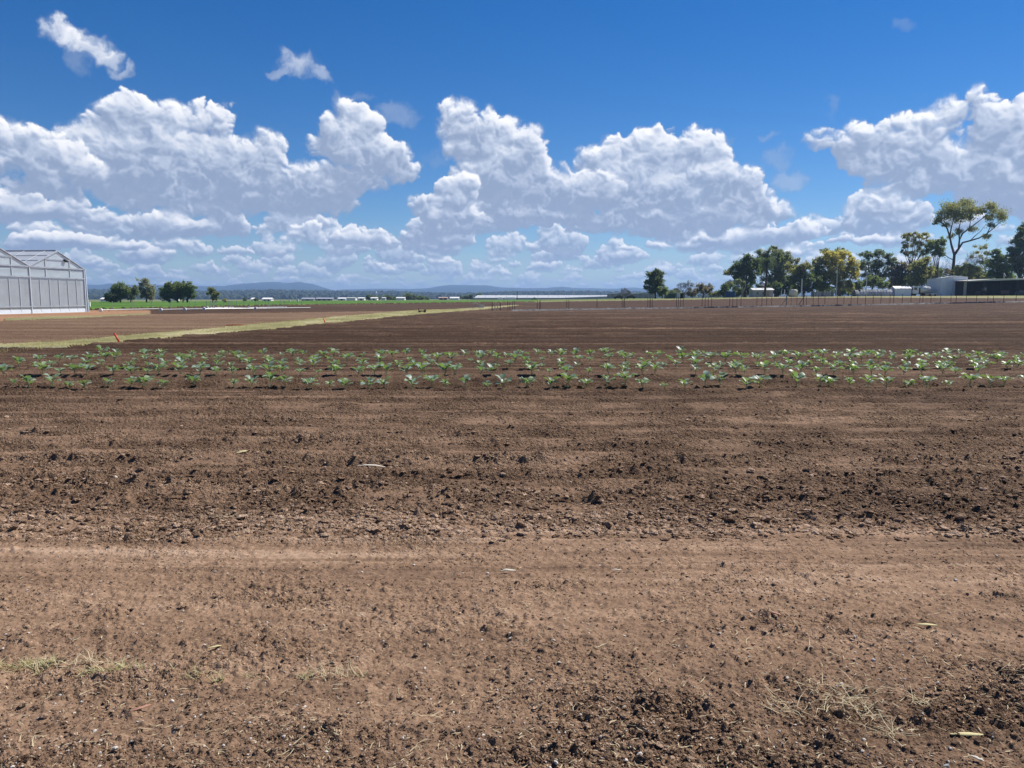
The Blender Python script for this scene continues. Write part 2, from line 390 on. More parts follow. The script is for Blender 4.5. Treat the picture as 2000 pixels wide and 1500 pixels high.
def clods(x, y, s, seed, r0=.25, r1=.62, keep=.75):     # angular lumps on a jittered grid
    X = x / s; Y = y / s; ix = np.floor(X).astype(np.int32); iy = np.floor(Y).astype(np.int32); h = np.zeros(x.shape, np.float32)
    f24 = np.float32(1 / 16777216)
    for dx in (-1, 0, 1):
        for dy in (-1, 0, 1):
            cx = (ix + dx); cy = (iy + dy); ux = cx.view(np.uint32); uy = cy.view(np.uint32)
            a = H2(ux, uy, seed) * f24; b = H2(ux, uy, seed + 1) * f24; r = H2(ux, uy, seed + 2) * f24; t = H2(ux, uy, seed + 3) * f24 * np.float32(6.2832)
            q = H2(ux, uy, seed + 4) * f24
            px = X - cx - a; py = Y - cy - b; ct, st = np.cos(t), np.sin(t); u = px * ct + py * st; v = (-px * st + py * ct) * (1 + .7 * r)
            R = r0 + (r1 - r0) * r * r
            dd = np.maximum(np.maximum(np.abs(u), np.abs(v)), .72 * np.abs(u + v)) / R
            e = np.clip(1 - dd, 0, 1); e = np.maximum(np.minimum(e * 1.5, .44 * (1 - (1 - e) ** 2.2)) + u * (r - .5) * .35 * (e > 0), 0) * R * (q < keep)
            h = np.maximum(h, e.astype(np.float32))
    return h * s
def curve(d, pts):
    return np.interp(d, [p[0] for p in pts], [p[1] for p in pts])
def dof(py): return float(G(1000, py).y)
BED0, BED1 = dof(757), dof(694)
# along the depth: [size of coarse clods, fine clods, roughness, tone]
ZP = [(1560, .6, .8, .9, .42), (1480, .7, .9, 1., .40), (1420, .75, 1., 1., .42), (1350, .65, .9, 1., .43), (1310, .5, .9, .8, .44), (1240, .5, .95, .7, .46), (1180, .45, .9, .6, .47),
      (1120, .35, .8, .5, .48), (1085, .2, .6, .4, .44), (1062, .16, .55, .35, .46), (1050, .5, .7, .5, .50), (1035, 1.0, .9, .8, .53), (1015, .9, .8, .8, .50), (1000, .7, .8, .9, .42),
      (985, 1.0, 1., 1.1, .38), (950, 1.0, 1.1, 1.1, .39), (900, .85, 1.05, 1.0, .40), (850, .7, 1.0, .8, .37), (800, .6, 1., .7, .34), (765, .6, 1., .7, .26), (752, .8, 1., .9, .16), (745, .15, .55, .35, .19), (725, .15, .55, .35, .17),
      (692, .15, .6, .4, .12), (686, .7, 1., .7, .02), (660, .55, .9, .6, .02), (600, .5, .8, .6, .03)]
ZD = [dof(z[0]) for z in ZP]
ZR = [float(np.interp(-z[0], [-1560, -1400, -1340, -1250, -1120, -1065, -1045, -1000, -760, -745, -700, -600], [.6, .65, .5, .42, .38, .32, .7, 1, .9, .5, .6, .7])) for z in ZP]
SPOTS = []
for (sx_, sy_, rx_, ry_, a_) in [(600, 985, 75, 16, 1.6), (640, 1000, 40, 10, 1.5), (130, 968, 110, 12, 1.3), (290, 975, 60, 12, 1.3), (1650, 1008, 130, 10, 1.2), (1880, 1000, 90, 16, 1.7), (1260, 905, 160, 14, 1.0), (1390, 912, 50, 10, 1.3), (870, 1005, 60, 10, 1.2), (1040, 1482, 90, 18, 1.5), (1230, 1390, 130, 16, 1.0), (330, 1480, 70, 15, 1.1), (1860, 1425, 130, 30, 1.2), (1640, 1415, 110, 28, 1.2), (240, 1395, 110, 8, .9), (560, 1175, 60, 12, .9), (470, 1160, 50, 12, .9), (1000, 1250, 70, 12, .7), (250, 1440, 220, 22, -.8), (80, 1090, 260, 22, -.6), (900, 1125, 160, 14, -.6), (1500, 1150, 200, 20, -.4), (60, 1430, 90, 20, -.7), (1000, 1300, 300, 20, -.4)]:
    g_ = G(sx_, sy_); SPOTS.append((g_.x, g_.y, rx_ * g_.y / 1500, ry_ * g_.y ** 2 / (EYE * 1500), a_ * (.65 if sy_ > 1200 and a_ > 0 else 1)))
def soil(x, y):
    return soil3(x, y)[:2]
def soil3(x, y):
    w = y * (1 + .035 * N2(x * .25, y * .6, 31) + .012 * N2(x * 1.4, y * 2.5, 32))
    bed = np.clip((y - 13.2) / .8, 0, 1); w = w * (1 - bed) + (y + .05 * N2(x * .8, y * 1.5, 33)) * bed
    za, zb, zc, tone = (np.interp(w, ZD, [z[k] for z in ZP]) for k in (1, 2, 3, 4))
    big = fbm(x * .35, y * .55, 4, 40); pat = fbm(x * 1.1, y * 1.9, 4, 44)
    stk = fbm(x * .8, y * 4.2, 4, 46); sp_ = np.zeros_like(x); mo = np.zeros_like(x)
    for (cx, cy, rx, ry, a) in SPOTS:
        q = np.exp(-((x - cx) / rx) ** 2 - ((y - cy) / ry) ** 2); sp_ = sp_ + a * q; mo = mo + (q if a > 0 else 0)
    rg = np.clip(.95 + 1.5 * pat + .5 * big + .6 * stk + sp_, .12, 1.55); za = za * rg; zb = zb * np.clip(1 + .9 * pat + .5 * stk + .4 * sp_, .25, 1.8)
    h = .035 * zc * big + .020 * zc * pat + .012 * zc * fbm(x * 4.5, y * 4.5, 3, 48)
    c1 = clods(x, y, .17, 60, .22, .60, .55); c2 = clods(x + .3, y, .085, 70, .25, .62, .75); c3 = clods(x, y + .2, .042, 80, .25, .65, .85)
    h = h + .80 * za * c1 + 1.05 * np.maximum(za, .5) * c2 + 1.25 * zb * c3
    near = y < 7
    if near.any():
        c4 = np.zeros_like(h); c4[near] = clods(x[near], y[near], .019, 90, .25, .65, .9); h = h + zb * 1.3 * c4
    # cultivator furrows, wheel lines
    far = np.clip((y - 5.6) / 1.0, 0, 1)
    fl = y + .10 * N2(x * .35, y * .2, 51) + .0055 * x
    h = h + far * (.026 * np.sin(fl * 8.4 + pat) + .013 * np.sin(fl * 21 + 2 * pat)) * np.clip(1 - (y - 60) / 60, 0, 1)
    inb = np.clip((y - BED0) / .35, 0, 1) * np.clip((BED1 - y) / .4, 0, 1)
    h = h + inb * .07
    gap = np.exp(-((y - BED0 + .10) / .16) ** 2) + np.exp(-((y - BED1 - .2) / .3) ** 2); h = h - .03 * gap
    strp = fbm(x * .03, fl * .55, 4, 53); mf = np.clip((y - 22) / 4, 0, 1)
    lines = np.sin(fl * 2.2 + 3 * strp)
    h = h + mf * (.05 * lines * np.clip(1.2 - y / 120, .15, 1) + .03 * np.sin(fl * 5.3 + strp) * np.clip(1 - y / 90, 0, 1))
    tone = tone + mf * (.20 * strp + .09 * lines + .05 * np.sin(fl * 5.3 + strp) - .06 * np.exp(-((y - dof(681)) / 1.) ** 2) - .10 * np.exp(-((y - dof(659)) / 1.6) ** 2) - .08 * np.exp(-((y - dof(648)) / 2.) ** 2) - .08 * np.exp(-((y - dof(638)) / 3.) ** 2))
    tone = tone - .04 * np.clip(mo, 0, 1) + .10 * big + .10 * pat + .10 * stk - .05 * np.clip(rg - 1, 0, 1) - .04 * np.clip(x / np.maximum(y, 1), -.6, .6) + .25 * np.clip(c1 * za, 0, .06) / .06 * .25  # soil painted darker towards the right, the light's falloff put into its tone
    st2 = fbm(x * .07, fl * 3.1, 4, 57); st3 = fbm(x * .012, fl * 1.3, 4, 58); wn = np.clip((y - 5.7) / .6, 0, 1)
    st4 = fbm(x * .16, fl * 6.3, 3, 66); st5 = N2(x * .02, fl * 4.2, 67); tone = tone + wn * (.18 * st2 + .13 * st4 + .15 * st5) + mf * .26 * st3 + .10 * (1 - wn) * fbm(x * .25, y * 5.5, 4, 59)
    h = h + wn * (.034 * st2 + .022 * st4 + .020 * st5) * np.clip(1 - y / 80, 0, 1)
    # dry wheel track near the eye
    tr = np.exp(-((y - dof(1090) - .03 * x + .10 * N2(x * .4, y * 0, 9)) / .16) ** 2) + .5 * np.exp(-((y - dof(1190) - .02 * x + .12 * N2(x * .3, y * 0, 19)) / .22) ** 2)
    tread = N2(x * .22, y * 11, 61) + .6 * N2(x * .5, y * 26, 62); tb_ = np.exp(-((y - 4.85) / .55) ** 2)
    tone = tone + .03 * tr + (.17 * tb_ + .06 * (y < 5.6)) * tread; h = h - .012 * tr + .006 * tb_ * tread
    rough = np.clip(np.interp(w, ZD, ZR) * (.9 + 1.4 * pat + .8 * stk + .5 * sp_), 0.02, 1)
    return h, tone, rough
def polar(d, a):
    D, A_ = np.meshgrid(d, a, indexing='ij'); return A_ * (D + .4), D
def grid_faces(n, m):
    i = np.arange(n * m).reshape(n, m); return np.stack([i[:-1, :-1], i[:-1, 1:], i[1:, 1:], i[1:, :-1]], -1).reshape(-1, 4)
D_SPLIT = 25.0
dd = np.exp(np.linspace(math.log(2.05), math.log(D_SPLIT), 980)); aa = np.linspace(-.92, .92, 1250)
x, y = polar(dd, aa); h, tone, rough = soil3(x.ravel().astype(np.float32), y.ravel().astype(np.float32))
o = np_mesh('ploughed_field', np.stack([x.ravel(), y.ravel(), h + terr(x.ravel(), y.ravel())], 1), grid_faces(*x.shape), M_SOIL, None, True, {'tone': tone, 'rough': rough})
tag(o, kind='structure')

# the same field to either side of the view and behind it, in a coarser sheet
dd = np.concatenate([np.linspace(-7, 2.0, 150), np.exp(np.linspace(math.log(2.05), math.log(D_SPLIT), 260))]); uu = np.linspace(0, 1, 200)
for s in (-1, 1):
    D, U = np.meshgrid(dd, uu, indexing='ij'); x0 = np.where(D < 2.03, 0, .88 * (D + .4)); x = s * (x0 + U * (16 - x0 * .15)); f = grid_faces(*x.shape); f = f if s > 0 else f[:, ::-1]
    h, tone, rough = soil3(x.ravel().astype(np.float32), D.ravel().astype(np.float32)); h = h - .009 * np.clip(1.6 - (np.abs(x.ravel()) / (D.ravel() + .4) - .88) * 25, 0, 1) * (D.ravel() > 2.03) - .01 * (D.ravel() > 1.9) * (D.ravel() < 2.1)
    tag(np_mesh('ploughed_field', np.stack([x.ravel(), D.ravel(), h], 1), f, M_SOIL, None, True, {'tone': tone, 'rough': rough}), kind='structure')

# middle distance: one draped sheet cut along the field edges
LOW = [(-700, 757), (0, 692), (250, 667), (500, 646), (650, 631), (835, 613), (950, 604), (1010, 597), (1060, 592)]
UPP = [(-700, 735), (0, 675), (125, 668), (250, 656), (375, 646), (500, 634), (650, 620), (800, 607), (900, 602), (1000, 595), (1060, 591.5)]
STU = [(-700, 648), (0, 628), (150, 621.5), (290, 614.5), (400, 613), (600, 610), (800, 607), (900, 603), (1000, 596)]
GRB = [(-700, 612), (168, 605.5), (500, 597.5), (700, 594.3), (900, 592), (1000, 590.6)]
GRT = [(-700, 592), (170, 590.3), (500, 588.6), (900, 587.4), (1040, 586.6)]
FEN = [(1000, 606.5), (1200, 603), (1600, 597), (2000, 589), (3000, 575)]
BAK = [(1000, 592), (1100, 589.3), (1200, 588), (1400, 584.8), (1550, 582), (1700, 581.8), (2000, 583), (3000, 586)]
def ip(p, px): return np.interp(px, [q[0] for q in p], [q[1] for q in p])
def project(x, y, z):
    f = y * math.cos(TH) - (z - EYE) * math.sin(TH); v = y * math.sin(TH) + (z - EYE) * math.cos(TH)
    return 1000 + 1500 * x / f, 750 - 1500 * v / f
dd = np.concatenate([np.exp(np.linspace(math.log(D_SPLIT), math.log(140), 420)), np.exp(np.linspace(math.log(140), math.log(900), 260))[1:]])
aa = np.linspace(-.95, .95, 1000)
x, y = polar(dd, aa); y = y + 0 * x
zt = terr(x.ravel(), y.ravel()).reshape(x.shape)
px, py = project(x, y, zt)
jx = .9 * fbm(x * .5, y * .25, 4, 91); jx = jx + .6 * fbm(x * 2.2, y * 1.2, 3, 93); py_e = py + jx * np.clip(26 / y * 2.8, .06, 2.8)
left = px < 1045
zone = np.zeros(x.shape, int)                       # 0 ploughed, 1 strip, 2 stubble, 3 orange dirt, 4 dark band, 5 green crop, 6 far paddock, 7 back field, 8 pale verge, 9 lawn
up = left & (py_e < ip(LOW, px)); zone[up] = 1
up = left & (py_e < ip(UPP, px)); zone[up] = 2
up = left & (py_e < ip(STU, px)); zone[up] = 4
org = up & (px < 292 + 6 * jx); zone[org & (py > 606)] = 3
ver = org & (py_e > ip([(0, 623.5), (80, 619.5), (200, 617), (292, 612)], px)) & (px > 10 + 0 * px); zone[ver] = 8
zone[left & (py_e < ip(GRB, px))] = 5
zone[left & (py_e < ip(GRT, px))] = 6
r_ = ~left
zone[r_ & (py < ip(FEN, px))] = 7
zone[r_ & (py_e < ip(BAK, px))] = 8
zone[r_ & (py_e < ip(BAK, px) - ip([(1000, .8), (1400, 1.6), (1600, 3.2), (2000, 4.2)], px))] = 9
zone[r_ & (px < 1400) & (y > 430)] = 6
hs_, ts_ = soil(x.ravel().astype(np.float32), y.ravel().astype(np.float32)); hs_ = hs_.reshape(x.shape); ts_ = ts_.reshape(x.shape)
tn = {0: ts_, 1: .46 + .6 * fbm(x * .35, y * .10, 5, 101) + .12 * fbm(x * 2, y * 1, 3, 102), 2: .44 + .22 * fbm(x * .1, y * .1, 5, 111) + .10 * np.sin((y * .9 + x * .1) * 1.4), 3: .5 + .3 * fbm(x * .2, y * .05, 4, 121), 4: .06 + .2 * fbm(x * .03, y * .02, 4, 131),
      5: .5 + .3 * fbm(x * .05, y * .03, 4, 141) + .25 * np.sin(y * .35 + 2 * fbm(x * .01, y * .02, 3, 142)), 6: .5 + .4 * fbm(x * .01, y * .01, 4, 151), 7: .05 + .12 * fbm(x * .02, y * .05, 4, 161) + .05 * np.sin(y * .9), 8: .5 + .3 * fbm(x * .1, y * .1, 4, 171), 9: .5 + .4 * fbm(x * .06, y * .04, 4, 181)}
hh = {0: hs_, 1: .05 + .05 * fbm(x * 1.5, y * .8, 4, 201), 2: hs_ * .8, 3: .02 * fbm(x, y, 3, 5), 4: hs_ * .5, 5: .25 + .12 * fbm(x * .8, y * .4, 3, 7), 6: .05 + 0 * x, 7: hs_ * .8, 8: .06 + .05 * fbm(x, y, 3, 6), 9: .08 + .06 * fbm(x, y, 3, 8)}
def veg_mat(name, a, b_, c, tr=0.0):
    b = NM(name); t = b.attr('tone'); g = b.noise(6, 6, .75, 'Position'); m = b.noise(.6, 5, .6, 'Position', (1, .5, 1))
    f = b.math('ADD', t, b.math('MULTIPLY', b.math('SUBTRACT', g, .5), .9)); f = b.math('ADD', f, b.math('MULTIPLY', b.math('SUBTRACT', m, .5), .6))
    return b.end(b.pbr(b.ramp(f, [(.1, a), (.5, b_), (.9, c)]), .9, 0, .15, b.bump(g, .8, .08)))
ZM = {0: M_SOIL, 1: veg_mat('mown_dry_grass', (.14, .14, .05), (.29, .265, .125), (.44, .39, .23)), 2: soil_mat('stubble_soil', (.12, .074, .047), (.22, .142, .090), (.37, .265, .165)),
      3: soil_mat('orange_gravel', (.24, .135, .075), (.36, .205, .115), (.46, .30, .19)), 4: M_SOIL, 5: veg_mat('green_crop', (.035, .085, .012), (.07, .16, .02), (.12, .21, .035)),
      6: veg_mat('pale_paddock', (.10, .13, .045), (.17, .19, .075), (.25, .24, .12)), 7: M_SOIL, 8: veg_mat('pale_verge', (.13, .14, .05), (.23, .22, .10), (.34, .30, .16)), 9: veg_mat('lawn', (.075, .11, .022), (.135, .17, .04), (.23, .235, .08))}
ZN = {0: 'ploughed_field', 1: 'grass_strip', 2: 'stubble_field', 3: 'dirt_track', 4: 'ploughed_field', 5: 'crop_field', 6: 'paddock', 7: 'ploughed_field', 8: 'grass_verge', 9: 'lawn'}
F = grid_faces(*x.shape); zf = zone.ravel()[F[:, 0]]; zv = zone.ravel()
ZH = np.zeros(x.size)
for k in range(10): ZH = np.where(zv == k, hh[k].ravel(), ZH)
# one height per vertex, so neighbouring fields meet without a gap
VV = np.stack([x.ravel(), y.ravel(), zt.ravel() + ZH], 1)
for k in range(10):
    f = F[zf == k]
    if not len(f): continue
    u_, inv = np.unique(f, return_inverse=True)
    o = np_mesh(ZN[k], VV[u_], inv.reshape(f.shape), ZM[k], None, True, {'tone': np.asarray(tn[k]).ravel()[u_], 'rough': np.full(len(u_), .7)})
    tag(o, kind='structure')
# the rest of the plain, to the horizon and behind the camera
rr = [(-14500, -300), (-14500, 2.2), (14500, 2.2), (14500, -300)]
b_ = MB()
def qd(x0, x1, y0, y1, z=-.06): b_.poly([(x0, y0, z), (x1, y0, z), (x1, y1, z), (x0, y1, z)])
qd(-14500, 14500, -300, 2.06, -.3); qd(-14500, 14500, 898, 14000, -.3)
for s in (-1, 1):
    for k in range(40):
        y0 = 2.06 + (898 - 2.06) * (k / 40) ** 2; y1 = 2.06 + (898 - 2.06) * ((k + 1) / 40) ** 2
        xa, xb = .90 * (y0 + .4), .90 * (y1 + .4)
        p = [(s * xa, y0, -.25), (s * 14500, y0, -.25), (s * 14500, y1, -.25), (s * xb, y1, -.25)]
        b_.poly(p if s > 0 else p[::-1])
o = b_.build('plain', veg_mat('valley_floor', (.06, .075, .03), (.13, .13, .06), (.20, .18, .09))); tag(o, kind='structure')

# loose clods, gravel and straw
def ico():
    t = (1 + 5 ** .5) / 2
    v = np.array([(-1, t, 0), (1, t, 0), (-1, -t, 0), (1, -t, 0), (0, -1, t), (0, 1, t), (0, -1, -t), (0, 1, -t), (t, 0, -1), (t, 0, 1), (-t, 0, -1), (-t, 0, 1)], float); v /= np.linalg.norm(v[0])
    f = np.array([(0, 11, 5), (0, 5, 1), (0, 1, 7), (0, 7, 10), (0, 10, 11), (1, 5, 9), (5, 11, 4), (11, 10, 2), (10, 7, 6), (7, 1, 8), (3, 9, 4), (3, 4, 2), (3, 2, 6), (3, 6, 8), (3, 8, 9), (4, 9, 5), (2, 4, 11), (6, 2, 10), (8, 6, 7), (9, 8, 1)])
    return v, f
IV, IF = ico()
def rot_rand(n):
    q = RNG.normal(size=(n, 4)); q /= np.linalg.norm(q, axis=1)[:, None]; w, a, b, c = q.T
    return np.stack([np.stack([1 - 2 * (b * b + c * c), 2 * (a * b - c * w), 2 * (a * c + b * w)], -1), np.stack([2 * (a * b + c * w), 1 - 2 * (a * a + c * c), 2 * (b * c - a * w)], -1), np.stack([2 * (a * c - b * w), 2 * (b * c + a * w), 1 - 2 * (a * a + b * b)], -1)], 1)
def lumps(name, x, y, s, m, sink=.35, tone=None, flat=.75, B=(IV, IF)):
    IV, IF = B; nv = len(IV)
    n = len(x); V = IV[None] * (1 + RNG.uniform(-.32, .32, (n, nv, 1))) * RNG.uniform(.6, 1.25, (n, 1, 3))
    V = np.einsum('nij,nkj->nki', rot_rand(n), V); V[..., 2] *= flat * RNG.uniform(.7, 1.1, (n, 1)); V = V * s[:, None, None]
    hz, tn_ = soil(x.astype(np.float32), y.astype(np.float32)); hz = hz + terr(x, y)
    V[..., 0] += x[:, None]; V[..., 1] += y[:, None]; V[..., 2] += (hz + s * (.7 - sink - .3))[:, None]
    F_ = (IF[None] + (np.arange(n) * nv)[:, None, None]).reshape(-1, IF.shape[1])
    at = np.repeat((tn_ if tone is None else tone) + RNG.normal(.06, .17, n), nv)
    return np_mesh(name, V.reshape(-1, 3), F_, m, None, False, {'tone': at, 'rough': np.full(len(at), .7)})
CV = np.array([(a, b, c) for a in (-.62, .62) for b in (-.62, .62) for c in (-.62, .62)]); CF = np.array([(0, 1, 3, 2), (4, 6, 7, 5), (0, 4, 5, 1), (2, 3, 7, 6), (0, 2, 6, 4), (1, 5, 7, 3)])
def scatter(n, dens):                               # dens: (py, weight) down the picture, spread evenly over the ground's bearing
    py = np.array([p[0] for p in dens], float); w = np.array([p[1] for p in dens], float)
    g = np.linspace(py.min(), py.max(), 400); c = np.cumsum(np.interp(g, py, w)); c /= c[-1]
    q = np.interp(RNG.random(n), c, g); yd = np.array([EYE / math.tan(math.atan((p - 750) / 1500) + TH) for p in q]); xx = RNG.uniform(-1.02, 1.02, n) * (yd + .4)
    return xx, yd
CD = [(690, .8), (750, 1.8), (850, 1.8), (930, 1.5), (985, 2.2), (1000, 1.8), (1020, 2.2), (1045, 1.6), (1055, .3), (1110, .2), (1180, .6), (1300, .8), (1360, 1.4), (1440, 1.8), (1560, 1.2)]
xx, yy = scatter(150000, CD); k_ = fbm(xx * 1.1, yy * 1.9, 4, 44); ok = RNG.random(len(xx)) < np.clip(.55 + 1.6 * k_, .1, 1); xx, yy = xx[ok], yy[ok]
sz = np.clip(RNG.lognormal(-4.95, .52, len(xx)), .003, .034) * np.interp(yy, [2.2, 4.5, 5.5, 9, 20], [.55, .6, 1.25, 1.3, 1.3])
x2, y2 = scatter(7500, [(880, .05), (930, .5), (985, .9), (1000, .8), (1018, 1.6), (1042, 1.6), (1052, .6), (1060, .05)]); s2 = np.clip(RNG.lognormal(-4.0, .38, len(x2)), .010, .042)
xx, yy, sz = np.concatenate([xx, x2]), np.concatenate([yy, y2]), np.concatenate([sz, s2])
o = lumps('soil_clods', xx, yy, sz, M_SOIL, .40, None, .5); tag(o, 'loose brown clods of earth scattered over the ploughed ground', 'soil', kind='stuff')
# fine crumbs everywhere
xx, yy = scatter(190000, [(700, .5), (752, 1.3), (850, 1.5), (1000, 1.5), (1045, 1.2), (1056, .45), (1075, .3), (1120, .4), (1250, .36), (1340, .5), (1400, .75), (1560, .7)])
k_ = fbm(xx * 1.3, yy * 3.2, 4, 46); ok = RNG.random(len(xx)) < np.clip(.58 + 2.0 * k_ + .8 * fbm(xx * .35, yy * .8, 3, 47), .04, 1); xx, yy = xx[ok], yy[ok]
sz = np.clip(RNG.lognormal(-5.35, .42, len(xx)), .002, .014) * np.interp(yy, [2.2, 4, 6, 10, 16], [.8, .9, 1.25, 1.6, 1.9])
o = lumps('soil_crumbs', xx, yy, sz, M_SOIL, .38, None, .5, (CV, CF)); tag(o, 'fine dry crumbs of soil covering the whole tilled ground', 'soil', kind='stuff')
xx, yy = scatter(2600, [(760, .1), (1000, .3), (1100, .6), (1300, 1), (1560, 1.6)])
sz = np.clip(RNG.lognormal(-5.75, .5, len(xx)), .0015, .010)
o = lumps('gravel', xx, yy, sz, plain('pale_stone', (.50, .46, .40), .9, .3, 60), .1); tag(o, 'small pale stones sprinkled over the bare foreground soil', 'gravel', kind='stuff')
def blades(name, x, y, L, w, m, lift, up, z0=None, bend=.3):
    n = len(x); t = RNG.uniform(0, 2 * math.pi, n); e = up * RNG.uniform(.3, 1, n)
    dx, dy, dz = np.cos(t) * np.cos(e), np.sin(t) * np.cos(e), np.sin(e)
    if z0 is None: z0 = soil(x.astype(np.float32), y.astype(np.float32))[0] + terr(x, y)
    p0 = np.stack([x, y, z0 + lift], 1); d = np.stack([dx, dy, dz], 1); sd_ = np.stack([-np.sin(t), np.cos(t), RNG.uniform(-.4, .4, n)], 1) * (w / 2)[:, None]
    cv = np.stack([-np.sin(t), np.cos(t), -np.abs(np.sin(e)) - .1], 1) * (L * bend * RNG.uniform(-1, 1, n))[:, None]; cv[:, 2] = -np.abs(cv[:, 2])
    m1 = p0 + d * (L * .5)[:, None]; p1 = p0 + d * L[:, None] + cv
    V = np.stack([p0 - sd_, p0 + sd_, m1 + sd_, m1 - sd_, p1 + sd_ * .25, p1 - sd_ * .25], 1)
    F_ = (np.array([(0, 1, 2, 3), (3, 2, 4, 5)])[None] + (np.arange(n) * 6)[:, None, None]).reshape(-1, 4)
    return np_mesh(name, V.reshape(-1, 3), F_, m)
M_STRAW = leafy('straw', (.38, .31, .19), (.54, .47, .31), .2, .8)
xx, yy = scatter(3600, [(760, .15), (900, .3), (1030, .8), (1100, .6), (1300, 1.2), (1560, 1.6)])
o = blades('straw_litter', xx, yy, np.clip(RNG.lognormal(-3.7, .5, len(xx)), .008, .075), RNG.uniform(.0012, .004, len(xx)), M_STRAW, .006, .12); tag(o, 'dry straw and leaf bits littering the foreground soil', 'straw', kind='stuff')
# straw bundles lower right, green and dry tufts lower left
def patch(cx, cy, rx, ry, n):
    q = G(cx, cy); k = q.y / 1500; r = np.sqrt(RNG.random(n)); t = RNG.uniform(0, 6.283, n); ky = q.y ** 2 / (EYE * 1500)
    return q.x + r * np.cos(t) * rx * k, q.y + r * np.sin(t) * ry * ky
X_, Y_ = [], []
for c in [(1640, 1370, 80, 36, 70), (1680, 1395, 40, 20, 40), (1797, 1378, 16, 8, 20), (1540, 1390, 40, 14, 25), (440, 1012, 40, 6, 25), (150, 1300, 90, 8, 60), (640, 1320, 60, 8, 30), (1960, 1320, 20, 6, 8), (1740, 1435, 40, 8, 14)]:
    a, b = patch(*c); X_.append(a); Y_.append(b)
xx, yy = np.concatenate(X_), np.concatenate(Y_)
o = blades('dry_straw', xx, yy, RNG.uniform(.03, .11, len(xx)), RNG.uniform(.0015, .003, len(xx)), M_STRAW, .008, .5); tag(o, 'tangled bunches of dry yellow straw lying on the soil', 'straw', kind='stuff')
X_, Y_ = [], []
for c in [(28, 1304, 40, 13, 170), (92, 1308, 32, 12, 140), (170, 1316, 20, 8, 60), (212, 1308, 36, 9, 100), (270, 1306, 30, 6, 60), (330, 1312, 30, 8, 110), (380, 1322, 20, 5, 45), (430, 1330, 20, 5, 30), (500, 1318, 20, 5, 30), (590, 1322, 20, 5, 25), (660, 1318, 30, 6, 30), (700, 1322, 20, 4, 20), (-60, 1300, 40, 9, 100)]:
    a, b = patch(*c); X_.append(a); Y_.append(b)
xx, yy = np.concatenate(X_), np.concatenate(Y_)
ok = fbm(xx * 6, yy * 9, 3, 215) + RNG.normal(0, .12, len(xx)) > -.06; xx, yy = xx[ok], yy[ok]
o = blades('grass', xx, yy, RNG.uniform(.018, .065, len(xx)), RNG.uniform(.002, .0045, len(xx)), leafy('weedy_grass', (.22, .25, .10), (.52, .47, .29), .35, .7), 0, 1.0); tag(o, 'low pale green grass growing in a thin line on the bare soil', 'grass', kind='stuff')
# longer tufts on the mown strip
xs = []
gx, gy = RNG.uniform(-30, 5, 60000), np.exp(RNG.uniform(math.log(20), math.log(110), 60000)); gp, gq = project(gx, gy, 0 * gx)
ok = (gp < 1000) & (gp > -300) & (gq < ip(LOW, gp) + .4) & (gq > ip(UPP, gp) - .3); gx, gy = gx[ok], gy[ok]
ok = fbm(gx * .6, gy * .3, 4, 211) > -.12; gx, gy = gx[ok][:14000], gy[ok][:14000]
o = blades('dry_grass', gx, gy, RNG.uniform(.06, .2, len(gx)), np.interp(gy, [20, 100], [.008, .03]) * RNG.uniform(.7, 1.3, len(gx)), leafy('strip_grass', (.25, .23, .08), (.42, .37, .17), .3, .7), .02, 1.2, np.zeros(len(gx)))
tag(o, 'dry yellow green tufts on the mown strip between the fields', 'grass', kind='stuff')
# ------------------------------------------------------------------ seedlings in rows
M_SEED = None
def seed_mat():
    b = NM('seedling_leaf'); r = b.n('ShaderNodeNewGeometry').outputs['Random Per Island']; oi = b.n('ShaderNodeObjectInfo').outputs['Random']
    col = b.ramp(r, [(0, (.12, .20, .13)), (.6, (.29, .39, .32)), (.9, (.38, .48, .42)), (1, (.34, .37, .09))])
    col = b.mix(b.math('MULTIPLY', oi, .35), col, (.13, .21, .07))
    t = b.n('ShaderNodeBsdfTranslucent'); t.inputs[0].default_value = (.24, .40, .07, 1)
    m = b.n('ShaderNodeMixShader'); m.inputs[0].default_value = .33; b.l(b.pbr(col, .46, 0, .5), m.inputs[1]); b.l(t.outputs[0], m.inputs[2])
    return b.end(m.outputs[0])
M_SEED = seed_mat(); M_STEM = leafy('seedling_stem', (.20, .26, .10), (.34, .38, .20), .2, .5)
def leaf_blade(mb, base, az, up, L, Wd, droop):
    d0 = Vector((math.cos(az), math.sin(az), 0)); s = Vector((-math.sin(az), math.cos(az), 0)); pts = []; p = Vector(base); a = up
    prof = [.10, .70, 1.0, .86, .35]; n = len(mb.v); roll = random.uniform(-.35, .35)
    for i, w in enumerate(prof):
        sv = s * math.cos(roll) + Vector((0, 0, 1)) * math.sin(roll); q = Wd / 2 * w
        cup = random.uniform(.15, .45) * q
        mb.v += [tuple(p - sv * q + Vector((0, 0, cup + random.uniform(-.1, .1) * q))), tuple(p), tuple(p + sv * q + Vector((0, 0, cup + random.uniform(-.1, .1) * q)))]
        p = p + (d0 * math.cos(a) + Vector((0, 0, math.sin(a)))) * (L / 4); a -= droop / 4
    for i in range(4):
        for j in range(2): mb.f.append((n + i * 3 + j, n + i * 3 + j + 1, n + i * 3 + j + 4, n + i * 3 + j + 3))
